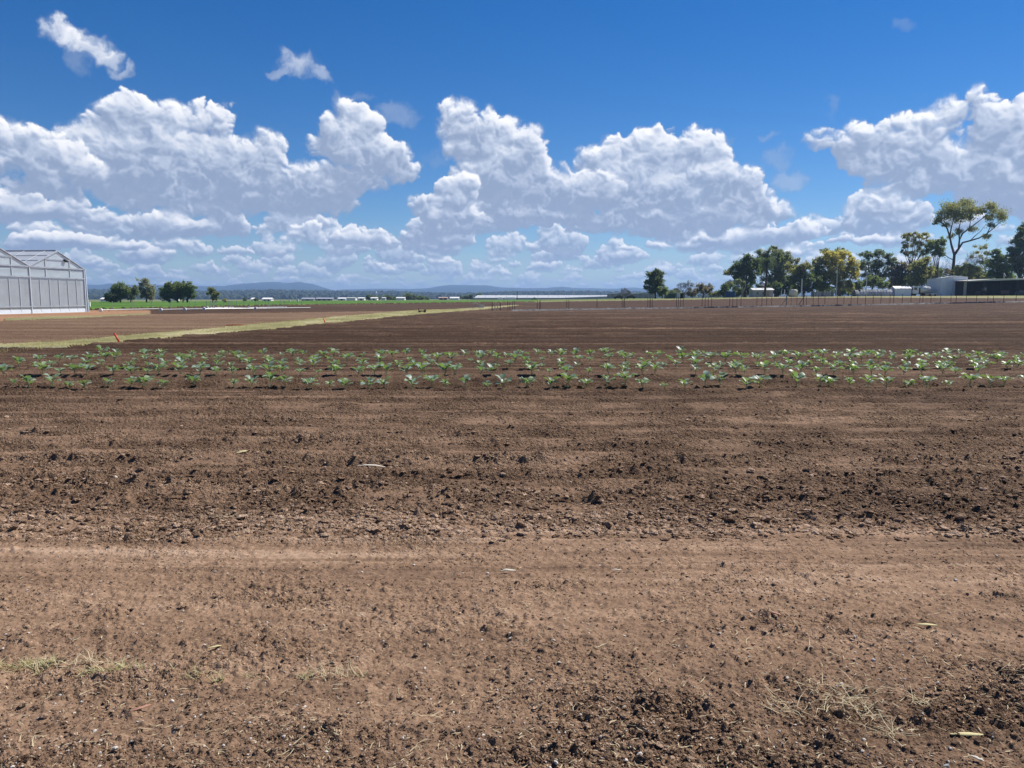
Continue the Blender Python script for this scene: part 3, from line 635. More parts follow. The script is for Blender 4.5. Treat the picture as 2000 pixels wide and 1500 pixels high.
def make_seedling(k):
    t = thing('seedling', 'x', 'seedling', group='seedlings planted in rows'); fo, st = MB(), MB()
    hgt = random.uniform(.08, .13); lean = Vector((random.uniform(-.04, .04), random.uniform(-.04, .04), 0))
    st.tube([(0, 0, -.03), tuple(lean * .5 + Vector((0, 0, hgt * .5))), tuple(lean + Vector((0, 0, hgt)))], [.006, .0055, .004], 5)
    n = random.randint(7, 9); a0 = random.uniform(0, 6.28)
    for i in range(n):
        az = a0 + i * 2.4 + random.uniform(-.3, .3); f = .35 + .65 * i / (n - 1); b0 = lean * f + Vector((0, 0, hgt * f))
        pl = random.uniform(.05, .085); e = random.uniform(.55, 1.0) + .35 * f
        d = Vector((math.cos(az) * math.cos(e), math.sin(az) * math.cos(e), math.sin(e)))
        st.tube([b0, b0 + d * pl * .6, b0 + d * pl + Vector((0, 0, .004))], [.0035, .003, .0025], 4)
        leaf_blade(fo, b0 + d * pl, az, e * random.uniform(.45, .95), random.uniform(.11, .16), random.uniform(.085, .125), random.uniform(.5, 1.3))
    for i in range(2):
        az = random.uniform(0, 6.28); leaf_blade(fo, Vector((0, 0, .03)), az, .3, .05, .03, .9)
    fo.build('foliage', M_SEED, t, True); st.build('stem', M_STEM, t)
    return t
protos = [make_seedling(k) for k in range(8)]; used_p = set()
YB = lambda py: float(G(1000, py, .10).y)
ROWS = [(746.5, -1e9, 1.0, .355, 'front row nearest the camera'), (731, -1e9, 1.0, .355, 'second row counted from the front'), (718, 30, .86, .36, 'middle row of five'), (705.5, 75, .98, .365, 'fourth row counted from the front'), (696.5, 165, .98, .365, 'back row farthest from the camera')]
nseed = 0
for (py, px0, s0, sp, nm) in ROWS:
    Y = YB(py); xl = max(-.69 * Y, (px0 - 1000) / 1500 * Y); xr = .69 * Y; x = xl + random.uniform(0, .2)
    while x < xr:
        if random.random() > .035:
            k = random.randrange(8); xx, yy = x + random.gauss(0, .045), Y + random.gauss(0, .07)
            z = float(soil(np.array([xx], np.float32), np.array([yy], np.float32))[0][0])
            lab = 'green leafy seedling in the %s of the planted bed' % nm; sc = 1.06 * s0 * random.choice((random.uniform(.5, .8), random.uniform(.8, 1.15), random.uniform(.85, 1.1))); rz = random.uniform(0, 6.28)
            if k not in used_p:
                used_p.add(k); o = protos[k]; o.location = (xx, yy, z); o.rotation_euler = (0, 0, rz); o.scale = (sc,) * 3; o['label'] = lab
            else: copy_thing(protos[k], (xx, yy, z), rz, sc, lab)
            nseed += 1
        x += sp * random.uniform(.88, 1.12)
print('seedlings', nseed)

# ------------------------------------------------------------------ trees
BARK = plain('grey_bark', (.16, .13, .105), .9, .35, 3, vec=(1, 1, .3)); BARKD = plain('dark_bark', (.07, .055, .045), .9, .35, 3, vec=(1, 1, .3)); BARKW = plain('pale_bark', (.40, .37, .32), .85, .25, 2, vec=(1, 1, .3))
LEAF = {'dark': leafy('leaf_dark', (0.053, 0.079, 0.037), (0.129, 0.172, 0.081), .55), 'grey': leafy('leaf_greygreen', (0.095, 0.118, 0.077), (0.217, 0.246, 0.159), .55), 'olive': leafy('leaf_olive', (0.116, 0.133, 0.059), (0.270, 0.270, 0.125), .55),
        'yellow': leafy('leaf_yellow', (0.216, 0.220, 0.065), (0.478, 0.417, 0.132), .55), 'mid': leafy('leaf_mid', (0.073, 0.105, 0.044), (0.174, 0.221, 0.096), .55), 'blue': leafy('leaf_bluegreen', (0.070, 0.097, 0.067), (0.159, 0.200, 0.135), .55), 'brown': leafy('leaf_brown', (0.110, 0.092, 0.069), (0.221, 0.191, 0.145), .55), 'pale': leafy('leaf_pale', (0.153, 0.165, 0.113), (0.302, 0.302, 0.209), .55)}
def leaves(name, C, leaf, m, parent, dro=.2):
    n = len(C); R = rot_rand(n); a, b = R[:, 0], R[:, 1]; a = a.copy(); a[:, 2] -= dro; s = leaf * RNG.uniform(.55, 1.35, n)[:, None]
    V = np.stack([C - a * s * .55, C + b * s * .30, C + a * s * .55, C - b * s * .30], 1)
    return np_mesh(name, V.reshape(-1, 3), np.arange(n * 4).reshape(n, 4), m, parent)
def crown_points(blobs, leaf, dens, clump=.30):
    out = []
    for (c, r) in blobs:
        vol = r[0] * r[2]; n = int(dens * 70.0 * vol / leaf ** 2) + 12; K = max(9, int(n / 60)); cs = []
        while len(cs) < K:
            p = RNG.uniform(-1, 1, 3); l = np.linalg.norm(p)
            if l < 1 and RNG.random() < .45 + .55 * l * l: cs.append(p)
        cs = np.array(cs); w = RNG.uniform(.3, 1, K) ** 1.5; w /= w.sum(); i = RNG.choice(K, n, p=w)
        rr_ = min(r) * clump * RNG.uniform(.9, 2.2, K)[i][:, None]
        g = RNG.normal(0, .5, (n, 3)); g[:, 2] *= .75
        out.append(np.array(c) + cs[i] * np.array(r) * .86 + g * rr_)
    return np.concatenate(out)
def tree(label, px, base, d, blobs, leafk='mid', tr=.25, leaf=.5, dens=1.0, bark=None, limbs=None, fork=.35, name='tree', cat='tree', group=None, depth=.8, dro=.2, forks=5, trunk=True, clump=.30):
    root = on(px, d); t = thing(name, label, cat, root, group=group); k = d / 1500; GR = 1.13 if len(blobs) < 14 else 1.06
    B = []
    for bl in blobs:
        cx, cy, rx, ry = bl[:4]; lk = bl[4] if len(bl) > 4 else leafk
        ry_ = d + random.uniform(-.7, .7) * rx * k * depth
        B.append((np.array(P(cx, cy, ry_) - root), (rx * k * GR, max(rx, ry) * k * depth, ry * k * GR), lk))
    if trunk:
        tb = MB(); zc = sum(b[0][2] for b in B) / len(B); xc = sum(b[0][0] for b in B) / len(B)
        if limbs:
            for (pts, r0, r1) in limbs:
                q = [P(a, b_, d + random.uniform(-.4, .4) * i) - root for i, (a, b_) in enumerate(pts)]
                tb.tube(q, list(np.linspace(r0, r1, len(q))), 6)
        else:
            fk = Vector((xc * .3, 0, max(.6, zc * fork)))
            tb.tube([(0, 0, -.3), tuple(fk * .5 + Vector((random.uniform(-.1, .1), 0, 0))), tuple(fk)], [tr * 1.15, tr * .95, tr * .8], 7)
            for (c, r, lk) in B:
                c = Vector(c); md = fk.lerp(c, .5) + Vector((0, 0, -.08 * (c - fk).length)); tb.tube([fk, md, c], [tr * .6, tr * .4, tr * .18], 5)
                for j in range(forks):
                    v = Vector(RNG.normal(size=3)).normalized(); e = c + Vector((v.x * r[0], v.y * r[1], abs(v.z) * r[2])) * .8; s = md.lerp(c, random.uniform(.2, 1))
                    tb.tube([s, s.lerp(e, .5) + Vector((0, 0, .05 * r[2])), e], [tr * .22, tr * .14, tr * .05], 4)
        tb.build('trunk', bark or BARK, t, True)
    for lk in sorted(set(b[2] for b in B)):
        leaves('crown', crown_points([(b[0], b[1]) for b in B if b[2] == lk], leaf, dens, clump), leaf, LEAF[lk], t, dro)
    return t
def bare_tree(label, px, base, d, top, halfw, name='bare_tree', group=None, m=None, lev=5, trunk=.28, r0=.16):
    root = on(px, d); t = thing(name, label, 'tree', root, group=group); H_ = (P(px, top, d) - root).z; w = halfw * d / 1500; tb, tw = MB(), MB()
    def grow(p, v, L, r, n):
        e = p + v * L; (tb if n > lev - 3 else tw).tube([p, p.lerp(e, .5) + Vector(RNG.normal(0, .03 * L, 3)), e], [r, r * .85, r * .7], 4 if n > 1 else 3, False)
        if n == 0: return
        for k in range(3 if n > 1 else 4):
            q = Vector(RNG.normal(size=3)); q = (v * 1.25 + q * .62); q.z = q.z * .8 + .18; q.normalize(); grow(e, q, L * random.uniform(.66, .86), max(r * .62, .014), n - 1)
    th = H_ * trunk; tb.tube([(0, 0, -.2), (0, 0, th)], [r0 * 1.2, r0], 6)
    for k in range(6):
        a = k * 1.05 + random.uniform(-.3, .3); grow(Vector((0, 0, th * random.uniform(.6, 1))), Vector((math.cos(a) * .75, math.sin(a) * .75, random.uniform(.35, 1.0))).normalized(), H_ * .19, r0 * .5, lev)
    a1, a2 = tb.build('trunk', m or BARK, t), tw.build('twigs', m or plain('twig_grey', (.17, .145, .125), .9, .2), t)
    zs = [v.co for o in (a1, a2) for v in o.data.vertices]; mz = max(v.z for v in zs); mxw = sorted(abs(v.x) for v in zs)[int(len(zs) * .985)]
    for o in (a1, a2): o.scale = (w / mxw, w / mxw, H_ / mz)
    return t
# left paddock
LG = 'trees on the green field edge at left'
tree('small dark bushy tree, leftmost in the paddock', 222, 592, 262, [(220, 579, 13, 10), (226, 573, 9, 8), (213, 583, 7, 6)], 'dark', .2, .5, 1.3, BARKD, group=LG)
tree('dark green tree with dense low skirt left of the grey gums', 235, 592, 264, [(233, 562, 12, 9), (241, 568, 10, 10), (234, 576, 10, 12, 'dark'), (226, 565, 6, 7)], 'mid', .25, .5, 1.2, BARKD, group=LG)
tree('grey green tree with thin crown and slim trunk', 255, 592, 266, [(248, 566, 9, 9), (260, 565, 9, 9), (255, 575, 13, 10), (266, 573, 6, 7)], 'grey', .22, .45, .75, BARK, group=LG)
tree('tallest pale gum in the left paddock with open brownish crown', 286, 591, 272, [(276, 550, 11, 6), (285, 552, 9, 8), (281, 562, 13, 8), (293, 565, 9, 12), (278, 573, 9, 8), (290, 578, 11, 8, 'brown'), (298, 574, 5, 6)], 'pale', .3, .45, .62, BARK, group=LG)
tree('round dark tree on left of the dense paddock clump', 331, 593, 258, [(324, 569, 12, 12), (331, 561, 11, 10), (322, 579, 9, 9, 'dark'), (338, 574, 9, 10)], 'mid', .28, .5, 1.1, BARKD, group=LG)
tree('second tree in the dense paddock clump with tall round top', 347, 593, 260, [(346, 563, 11, 12), (350, 573, 11, 11), (342, 580, 8, 7, 'dark')], 'mid', .28, .5, 1.05, BARKD, group=LG)
tree('slim trunked tree third in the dense paddock clump', 357, 593, 262, [(358, 559, 10, 9), (361, 570, 9, 9)], 'grey', .2, .5, 1.0, BARKD, group=LG)
tree('broad tree on right of the dense paddock clump', 365, 593, 259, [(368, 562, 12, 10), (375, 572, 9, 11), (364, 577, 10, 9), (377, 563, 6, 7)], 'mid', .28, .5, 1.0, BARKD, group=LG)
tree('taller grey tree of the lone pair in the paddock', 415, 592, 268, [(413, 566, 7, 5), (411, 573, 7, 6), (417, 568, 6, 5)], 'grey', .15, .4, .8, BARKD, group=LG)
tree('shorter olive tree of the lone pair in the paddock', 422, 592, 266, [(423, 575, 7, 6), (420, 580, 7, 6)], 'olive', .15, .4, 1.1, BARKD, group=LG)
tree('tiny yellow green bush right of the lone pair', 438, 591, 270, [(438, 587, 5, 3.4)], 'olive', .08, .35, 1.3, name='bush', cat='bush')
# middle distance
MG = 'dark tree clumps beyond the green field'
for (lb, px, bl, lk, dd_) in [('small dark trees left of the water tower clump', 721, [(722, 582, 7, 6)], 'dark', 560), ('dark tree clump under the white water tower', 735, [(733, 582, 8, 5.5), (739, 583, 5, 4)], 'blue', 565), ('low dark trees between two white buildings', 762, [(754, 582, 8, 5.5), (766, 583, 9, 4.5)], 'dark', 570), ('largest dark tree mass in the middle distance', 800, [(794, 580, 8, 7), (803, 581, 9, 6.5), (811, 583, 6, 4.5)], 'blue', 575), ('lower dark trees right of the largest tree mass', 825, [(821, 583, 8, 4.5), (831, 584, 6, 4)], 'dark', 568), ('dark trees at the left end of the long net house', 913, [(905, 581, 5, 4), (914, 580, 6, 4.5), (920, 579.5, 5, 4)], 'blue', 640), ('thin dark tree rising over the net house roof', 937, [(937, 575.5, 7, 2.5)], 'dark', 720)]:
    tree(lb, px, 588, dd_, bl, lk, .3, .8, 1.3, BARKD, group=MG)
for (lb, px, py, w) in [('tiny dark tree left of the grey roofed sheds', 478, 587, 4), ('dark shrub beside the small white hut', 500, 587.5, 5), ('tiny dark tree at far left by the greenhouse corner', 170, 582, 5), ('small dark bush under the left hills', 1044, 587, 5)]:
    tree(lb, px, 588, 500, [(px, py - 2, w, 3.5)], 'dark', .15, .7, 1.2, BARKD)
# right hand farmyard
FG = 'trees around the farmyard'
tree('dark green tree standing alone left of the farmyard', 1280, 580, 240, [(1276, 540, 13, 10), (1287, 537, 10, 9), (1270, 552, 11, 7), (1283, 552, 13, 10), (1264, 560, 7, 5), (1275, 565, 11, 8), (1289, 562, 9, 8), (1282, 530, 8, 5)], 'blue', .3, .5, 1.1, BARKD, group=FG)
tree('low olive bush at the foot of the lone dark tree', 1293, 580, 238, [(1293, 570, 11, 10)], 'mid', .12, .45, 1.1, BARKD, name='bush', cat='bush')
bare_tree('smallest leafless grey shrub left of the lone dark tree', 1221, 584, 262, 561, 11, name='bare_shrub', r0=.1)
bare_tree('round leafless grey tree right of the lone dark tree', 1337, 579, 240, 545, 17)
tree('brownish half bare tree with flat dome crown', 1373, 579, 242, [(1368, 561, 12, 8), (1380, 560, 11, 7), (1373, 568, 14, 8), (1388, 567, 7, 6)], 'brown', .22, .4, .55, BARK, group=FG)
tree('small green bush between half bare tree and blue container', 1400, 580, 244, [(1399, 572, 9, 7, 'olive'), (1390, 575, 7, 4)], 'mid', .1, .45, 1.0, name='bush', cat='bush')
tree('dark rounded bush left of the blue container', 1412, 580, 236, [(1410, 573, 8, 7), (1417, 565, 9, 8)], 'dark', .12, .45, 1.3, BARKD, name='bush', cat='bush')
tree('grey tree with white bare limbs above the blue container', 1450, 580, 246, [(1432, 556, 14, 9), (1445, 550, 9, 6), (1424, 563, 8, 8)], 'grey', .18, .4, .8, BARKW, limbs=[([(1450, 580), (1449, 564), (1453, 550), (1451, 544)], .3, .1), ([(1449, 564), (1445, 553), (1440, 547)], .2, .08), ([(1450, 572), (1456, 560), (1455, 548)], .2, .08)], group=FG)
tree('tall spreading dark tree with thick trunk behind blue container', 1455, 579, 250, [(1462, 508, 13, 11), (1450, 520, 17, 12), (1437, 528, 12, 9), (1470, 528, 14, 14), (1447, 538, 14, 8), (1424, 533, 9, 7, 'olive'), (1463, 548, 13, 9), (1476, 512, 9, 9)], 'dark', .55, .5, 1.05, BARKD, group=FG)
tree('huge dome shaped tree rising behind the palm', 1515, 579, 265, [(1510, 490, 17, 8), (1487, 498, 13, 10), (1530, 498, 14, 9), (1541, 508, 7, 9), (1512, 508, 24, 12, 'mid'), (1522, 525, 18, 15), (1490, 522, 12, 14, 'mid'), (1505, 548, 18, 14), (1530, 548, 10, 14)], 'grey', .55, .5, .85, BARK, group=FG)
tree('thin pale olive tree right of the huge dome shaped tree', 1550, 579, 258, [(1545, 520, 11, 9), (1555, 512, 8, 7, 'pale'), (1549, 535, 11, 12), (1540, 552, 9, 9, 'grey')], 'olive', .25, .45, .6, BARK, group=FG)
tree('dark green tree between the dome tree and yellow flowering tree', 1570, 578, 240, [(1560, 528, 14, 10, 'olive'), (1573, 522, 12, 9, 'olive'), (1551, 545, 13, 10), (1570, 545, 18, 12), (1588, 548, 13, 12), (1560, 562, 16, 10), (1582, 565, 12, 8)], 'dark', .4, .5, 1.1, BARKD, group=FG)
tree('golden yellow crowned tree above the grey fence panels', 1640, 577, 245, [(1622, 500, 16, 9, 'yellow'), (1645, 498, 17, 9, 'yellow'), (1601, 513, 13, 10, 'olive'), (1665, 513, 12, 12, 'yellow'), (1630, 516, 21, 11, 'yellow'), (1600, 530, 15, 10, 'dark'), (1650, 530, 18, 12, 'olive'), (1670, 534, 8, 14, 'yellow'), (1622, 540, 20, 12, 'olive'), (1605, 553, 14, 11, 'dark'), (1645, 553, 16, 10, 'olive'), (1660, 560, 10, 9, 'olive')], 'olive', .45, .5, 1.05, BARK, group=FG)
tree('tall grey green tree behind the yellow tree', 1618, 577, 275, [(1612, 492, 10, 7), (1638, 489, 10, 6), (1625, 498, 14, 7)], 'grey', .35, .5, .7, BARK, group=FG)
tree('loose blue green tree behind the lamp pole', 1700, 576, 265, [(1692, 498, 12, 9), (1717, 497, 12, 9), (1738, 502, 10, 8), (1690, 517, 12, 11), (1712, 518, 15, 12), (1735, 520, 12, 10), (1700, 536, 16, 10), (1725, 536, 14, 9), (1748, 512, 6, 8, 'grey')], 'blue', .35, .5, .78, BARK, group=FG)
tree('low rounded dark bush behind the plastic tunnel', 1710, 576, 248, [(1707, 549, 13, 10), (1722, 553, 11, 10), (1695, 553, 9, 10)], 'mid', .12, .45, 1.1, BARKD, name='bush', cat='bush')
tree('grey brown half bare thicket tree behind white garage', 1755, 576, 255, [(1752, 528, 12, 10), (1763, 520, 10, 9), (1745, 542, 12, 12), (1765, 545, 14, 14, 'mid'), (1778, 530, 10, 12)], 'brown', .25, .45, .8, BARK, group=FG)
tree('pale olive gum with airy crown left of the tallest gum', 1775, 576, 262, [(1770, 464, 10, 7), (1785, 460, 14, 7), (1803, 460, 12, 7), (1768, 478, 8, 8, 'pale'), (1788, 476, 14, 8), (1812, 474, 10, 9), (1778, 494, 12, 7, 'pale'), (1800, 492, 12, 8), (1765, 492, 6, 6, 'brown')], 'olive', .3, .42, .55, BARKD, fork=.55, group=FG)
tree('dark green topped tree between the two tall gums', 1830, 576, 258, [(1826, 478, 12, 9), (1838, 472, 9, 8), (1832, 492, 13, 9), (1820, 490, 9, 7)], 'mid', .3, .45, .95, BARKD, fork=.5, group=FG)
tree('olive bushy tree behind the truck and big shed', 1800, 576, 250, [(1793, 520, 14, 13), (1810, 510, 11, 10), (1800, 540, 17, 13), (1785, 545, 12, 12), (1815, 530, 9, 12)], 'olive', .3, .45, 1.0, BARKD, group=FG)
bare_tree('leafless grey thicket directly behind the big shed', 1835, 576, 256, 500, 20, name='bare_tree', r0=.2)
bare_tree('thin leafless tree right of the tallest gum trunk', 1900, 576, 260, 488, 22, r0=.2)
tree('tallest gum with bare forking limbs and wide flat crown', 1862, 576, 248,
     [(1853, 404, 15, 10), (1870, 412, 19, 13), (1884, 398, 13, 9), (1866, 424, 16, 9), (1900, 409, 15, 8), (1915, 414, 10, 7), (1935, 402, 12, 7), (1948, 415, 12, 9), (1957, 426, 10, 7), (1842, 420, 10, 10), (1833, 431, 8, 5), (1825, 437, 5, 3), (1928, 424, 11, 6), (1890, 425, 9, 7), (1848, 440, 8, 5, 'grey'), (1925, 462, 9, 5, 'pale'), (1900, 447, 9, 6, 'pale'), (1872, 452, 8, 6, 'grey'), (1938, 440, 8, 5, 'grey'), (1858, 462, 6, 5, 'pale')], 'olive', .6, .42, .72, BARKD,
     limbs=[([(1862, 576), (1861, 545), (1862, 520), (1864, 498)], .62, .45), ([(1864, 498), (1858, 478), (1855, 462), (1850, 446), (1842, 436), (1830, 432)], .40, .10), ([(1855, 462), (1858, 445), (1862, 430), (1862, 412)], .26, .07), ([(1864, 498), (1872, 486), (1880, 474), (1895, 470), (1912, 465), (1928, 456), (1940, 446), (1955, 432)], .40, .08),
            ([(1872, 486), (1874, 468), (1880, 456), (1893, 446), (1908, 435), (1922, 424), (1936, 410)], .32, .07), ([(1874, 468), (1872, 450), (1876, 432), (1882, 412)], .25, .06), ([(1850, 446), (1846, 436), (1840, 425)], .16, .06), ([(1893, 446), (1896, 430), (1898, 412)], .16, .05), ([(1928, 456), (1936, 440), (1946, 420)], .16, .05), ([(1863, 508), (1852, 503), (1845, 497)], .18, .07), ([(1895, 470), (1905, 460), (1915, 452), (1924, 440)], .15, .05)], name='gum_tree', group=FG, clump=.60)
tree('olive bush in front of the tallest gum trunk', 1885, 576, 243, [(1872, 527, 12, 9), (1888, 525, 13, 10), (1905, 528, 12, 9), (1880, 537, 18, 6)], 'olive', .15, .45, .85, name='bush', cat='bush')
tree('pale wispy gum to the right behind the big shed', 1925, 576, 264, [(1915, 482, 12, 6), (1928, 492, 9, 6), (1905, 498, 12, 7), (1920, 510, 11, 7)], 'pale', .2, .42, .4, BARKW, fork=.6, group=FG)
tree('rounded green tree over the open shed roof', 1948, 576, 250, [(1946, 495, 10, 8), (1955, 505, 12, 9), (1938, 515, 12, 10), (1958, 522, 14, 11), (1942, 532, 15, 10, 'dark'), (1960, 538, 12, 7, 'dark')], 'mid', .3, .45, 1.05, BARKD, group=FG)
tree('tall dark tree at the right edge over the open shed', 1992, 576, 252, [(1993, 452, 11, 11), (2005, 446, 12, 10), (1985, 472, 12, 9), (2003, 475, 16, 12), (1978, 492, 13, 11), (1998, 500, 18, 14), (1985, 520, 16, 12), (2008, 525, 16, 12), (1978, 508, 10, 8, 'mid')], 'blue', .5, .48, 1.0, BARKD, group=FG)
# understorey along the back of the yard
for (lb, px, d_, rx, top_, lk) in [('grey green shrub behind the small teal shed', 1318, 256, 14, 570, 'grey'), ('low shrub row between leafless tree and half bare tree', 1352, 258, 14, 571, 'brown'), ('green shrub between the blue container and cottage', 1443, 254, 14, 560, 'mid'), ('dark shrub filling the gap left of the cottage', 1464, 256, 14, 556, 'dark'), ('dark shrub directly behind the cottage', 1490, 258, 16, 552, 'mid'), ('shrub between the cottage and white standpipes', 1520, 258, 14, 552, 'dark'), ('dark shrub behind the cream tank', 1545, 256, 16, 552, 'dark'), ('shrub left of the utility pole base', 1612, 258, 18, 556, 'dark'), ('shrub right of the utility pole base', 1645, 258, 18, 558, 'mid'), ('shrub between the yellow tree and lamp pole', 1675, 258, 14, 545, 'mid'), ('tall shrub behind the white garage', 1748, 260, 18, 545, 'brown'), ('shrub rising behind the truck cab', 1780, 260, 16, 540, 'dark'), ('shrub close behind the big shed roof, left one', 1825, 262, 18, 520, 'mid'), ('shrub close behind the big shed roof, right one', 1860, 262, 18, 525, 'brown'), ('tall shrub behind the gap between both sheds', 1895, 262, 18, 522, 'olive'), ('shrub behind the left half of the open shed', 1925, 262, 18, 528, 'dark'), ('shrub behind the right half of the open shed', 1968, 262, 22, 530, 'mid')]:
    h_ = 578 - top_; tree(lb, px, 577, d_, [(px - rx * .4, top_ + h_ * .42, rx * .6, h_ * .42), (px + rx * .4, top_ + h_ * .5, rx * .6, h_ * .42), (px, top_ + h_ * .3, rx * .5, h_ * .3), (px, 571, rx * .9, 7)], lk, .12, .45, .8, BARKD, name='shrub', cat='shrub', group='shrubs behind the farmyard')
# palm
root = on(1497, 236); t = thing('palm_tree', 'tall date palm with slim dark trunk beside small white house', 'palm tree', root); top = P(1498, 512, 236) - root
MB().tube([(-.6, 0, -.2), (-.5, 0, 2), tuple(top * .5 + Vector((-.12, 0, 0))), tuple(top)], [.42, .36, .32, .38], 9).build('trunk', BARKD, t, True)
fr = MB()
for i in range(58):
    a = i * 2.399; e = 1.35 - 2.0 * (i / 58) ** 1.1; L = random.uniform(3.0, 3.9); p = top.copy(); d = Vector((math.cos(a), math.sin(a), 0)); s = Vector((-math.sin(a), math.cos(a), 0)); ang = e; q = [p.copy()]
    for j in range(9):
        p = p + (d * math.cos(ang) + Vector((0, 0, math.sin(ang)))) * L / 9; ang -= .19; q.append(p.copy())
    fr.tube(q, [.05 * (1 - .8 * j / 9) for j in range(10)], 3, False)
    for j in range(1, 10):
        for f in (0, .5):
            b0 = q[j - 1].lerp(q[j], f); wl = .62 * math.sin(math.pi * min(1, (j + f) / 10.5)) ** .6
            for sg in (-1, 1):
                e1 = b0 + s * sg * wl * .75 + d * wl * .4 + Vector((0, 0, -.25 * wl)); fr.poly([b0, b0 + d * .10, e1 + d * .03, e1])
fr.build('fronds', LEAF['dark'], t)
# ------------------------------------------------------------------ materials for built things
M_STEEL = plain('galvanised_steel', (.50, .53, .57), .45, .12, 2, .5); M_WHITE = plain('white_paint', (.72, .73, .74), .5, .06, 1.5); M_BLACK = plain('black_rubber', (.02, .02, .02), .8, .2)
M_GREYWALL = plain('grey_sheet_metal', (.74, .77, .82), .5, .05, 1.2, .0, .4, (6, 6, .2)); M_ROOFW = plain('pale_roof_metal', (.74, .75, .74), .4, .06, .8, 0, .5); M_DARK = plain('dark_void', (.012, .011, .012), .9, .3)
M_WOOD = plain('weathered_wood', (.38, .33, .26), .85, .25, 4, vec=(1, 1, .2)); M_RUST = plain('rusty_steel', (.055, .036, .030), .8, .4, 5); M_GLASS = plain('window_glass', (.03, .035, .04), .12, .1, 1, 0, .8)
def film(name, c, alpha, trans=.45, vec=(1, 1, 1)):
    b = NM(name); f = b.noise(.8, 5, .6, vec=vec); col = b.ramp(f, [(.3, tuple(x * .9 for x in c)), (.7, tuple(min(1, x * 1.07) for x in c))])
    t = b.n('ShaderNodeBsdfTranslucent'); b.l(col, t.inputs[0]); m = b.n('ShaderNodeMixShader'); m.inputs[0].default_value = trans; b.l(b.pbr(col, .35, 0, .4), m.inputs[1]); b.l(t.outputs[0], m.inputs[2])
    tp = b.n('ShaderNodeBsdfTransparent'); m2 = b.n('ShaderNodeMixShader'); m2.inputs[0].default_value = alpha; b.l(tp.outputs[0], m2.inputs[1]); b.l(m.outputs[0], m2.inputs[2]); return b.end(m2.outputs[0])
M_CLEAR = film('clear_plastic_sheet', (.62, .72, .78), .78); M_SHADE = film('shade_screen', (.40, .43, .475), .95, .3, (3, 3, .15)); M_ROOFGL = film('ribbed_roof_sheet', (.62, .68, .76), .8, .4)

# ------------------------------------------------------------------ greenhouse
GHC = G(168, 609.5); wv = Vector((.0995, .995, 0)).normalized(); rv = Vector((-wv.y, wv.x, 0))      # wall runs along wv, ridges along rv
t = thing('greenhouse', 'large multi span greenhouse with grey shade screens and white frame', 'greenhouse', GHC); t.rotation_euler = (0, 0, math.atan2(wv.y, wv.x))
SP, EV, RG, LEN, NS = 9.0, 5.0, 6.85, 70.0, 4       # local x along the wall (0 at far corner, minus towards the eye), y along the ridges
def gx(i): return -SP * i
wallp, shade, gable, roofp = MB(), MB(), MB(), MB(); fw = MB(); posts = MB(); beams = MB(); plinth = MB()
X0 = gx(NS)
gable.poly([(X0, 0, 3.9), (0, 0, 3.9), (0, 0, EV), (X0, 0, EV)])
for i in range(NS): gable.poly([(gx(i), 0, EV), (gx(i) - SP / 2, 0, RG), (gx(i) - SP, 0, EV)])
wallp.poly([(X0, 0, .42), (0, 0, .42), (0, 0, 3.9), (X0, 0, 3.9)])
n_ = 0
xx = -.25
while xx > X0:
    w = random.uniform(1.1, 1.6); shade.box((xx - w / 2, .30, 2.22), (w + .01, .02, 2.85)); xx -= w
plinth.box((X0 / 2, 0, .2), (-X0, .12, .44))
for xx in [-i * 1.5 for i in range(int(-X0 / 1.5) + 1)]: posts.box((xx, -.05, 2.0), (.05, .05, 3.7))
for i in range(NS + 1): posts.box((gx(i) - (.06 if i == 0 else 0), -.07, EV / 2), (.11, .12, EV))
for i in range(NS):
    for f in (.28, .72): posts.box((gx(i) - SP * f, -.06, (3.9 + EV + (RG - EV) * .56) / 2), (.07, .08, EV + (RG - EV) * .56 - 3.9))
for z, h in ((3.9, .12), (EV, .13), (.75, .10)): beams.box((X0 / 2, -.11, z), (-X0, .07, h))
for i in range(NS):
    c = gx(i) - SP / 2; beams.box((c, -.10, EV + (RG - EV) * .5), (SP * .5, .06, .09))
    for sg in (-1, 1):
        p = Vector((c, -.09, RG)); q = Vector((c + sg * SP / 2, -.09, EV)); beams.tube([p, q], .085, 5)
    for sg in (-1, 1):
        roofp.poly([(c, 0, RG + .03), (c + sg * SP / 2, 0, EV + .03), (c + sg * SP / 2, LEN, EV + .03), (c, LEN, RG + .03)])
        for k in range(int(LEN / 2.5)): 
            y = 1.25 + k * 2.5; beams.tube([(c, y, RG + .08), (c + sg * SP / 2, y, EV + .08)], .035, 4)
        for f in (.33, .66): beams.tube([(c + sg * SP / 2 * f, 0, RG + (EV - RG) * f + .09), (c + sg * SP / 2 * f, LEN, RG + (EV - RG) * f + .09)], .04, 4)
    beams.tube([(c, 0, RG + .1), (c, LEN, RG + .1)], .08, 5)
for i in range(NS + 1): beams.box((gx(i), LEN / 2, EV), (.32, LEN, .16))
back = MB().poly([(0, 0, .42), (0, LEN, .42), (0, LEN, EV), (0, 0, EV)]).poly([(X0, LEN, 0), (0, LEN, 0), (0, LEN, EV), (X0, LEN, EV)]).poly([(X0, 0, 0), (X0, LEN, 0), (X0, LEN, EV), (X0, 0, EV)])
gable.build('gable_panel', M_CLEAR, t); wallp.build('wall', film('woven_side_wall', (.58, .65, .70), .70, .4), t); shade.build('shade_screen', M_SHADE, t); roofp.build('roof', M_ROOFGL, t)
posts.build('posts', plain('white_post', (.50, .55, .62), .45, .06), t); beams.build('beams', plain('grey_beam', (.34, .38, .43), .5, .15), t); plinth.build('plinth', plain('pale_plinth', (.62, .70, .76), .5, .05), t); back.build('side_wall', M_CLEAR, t)
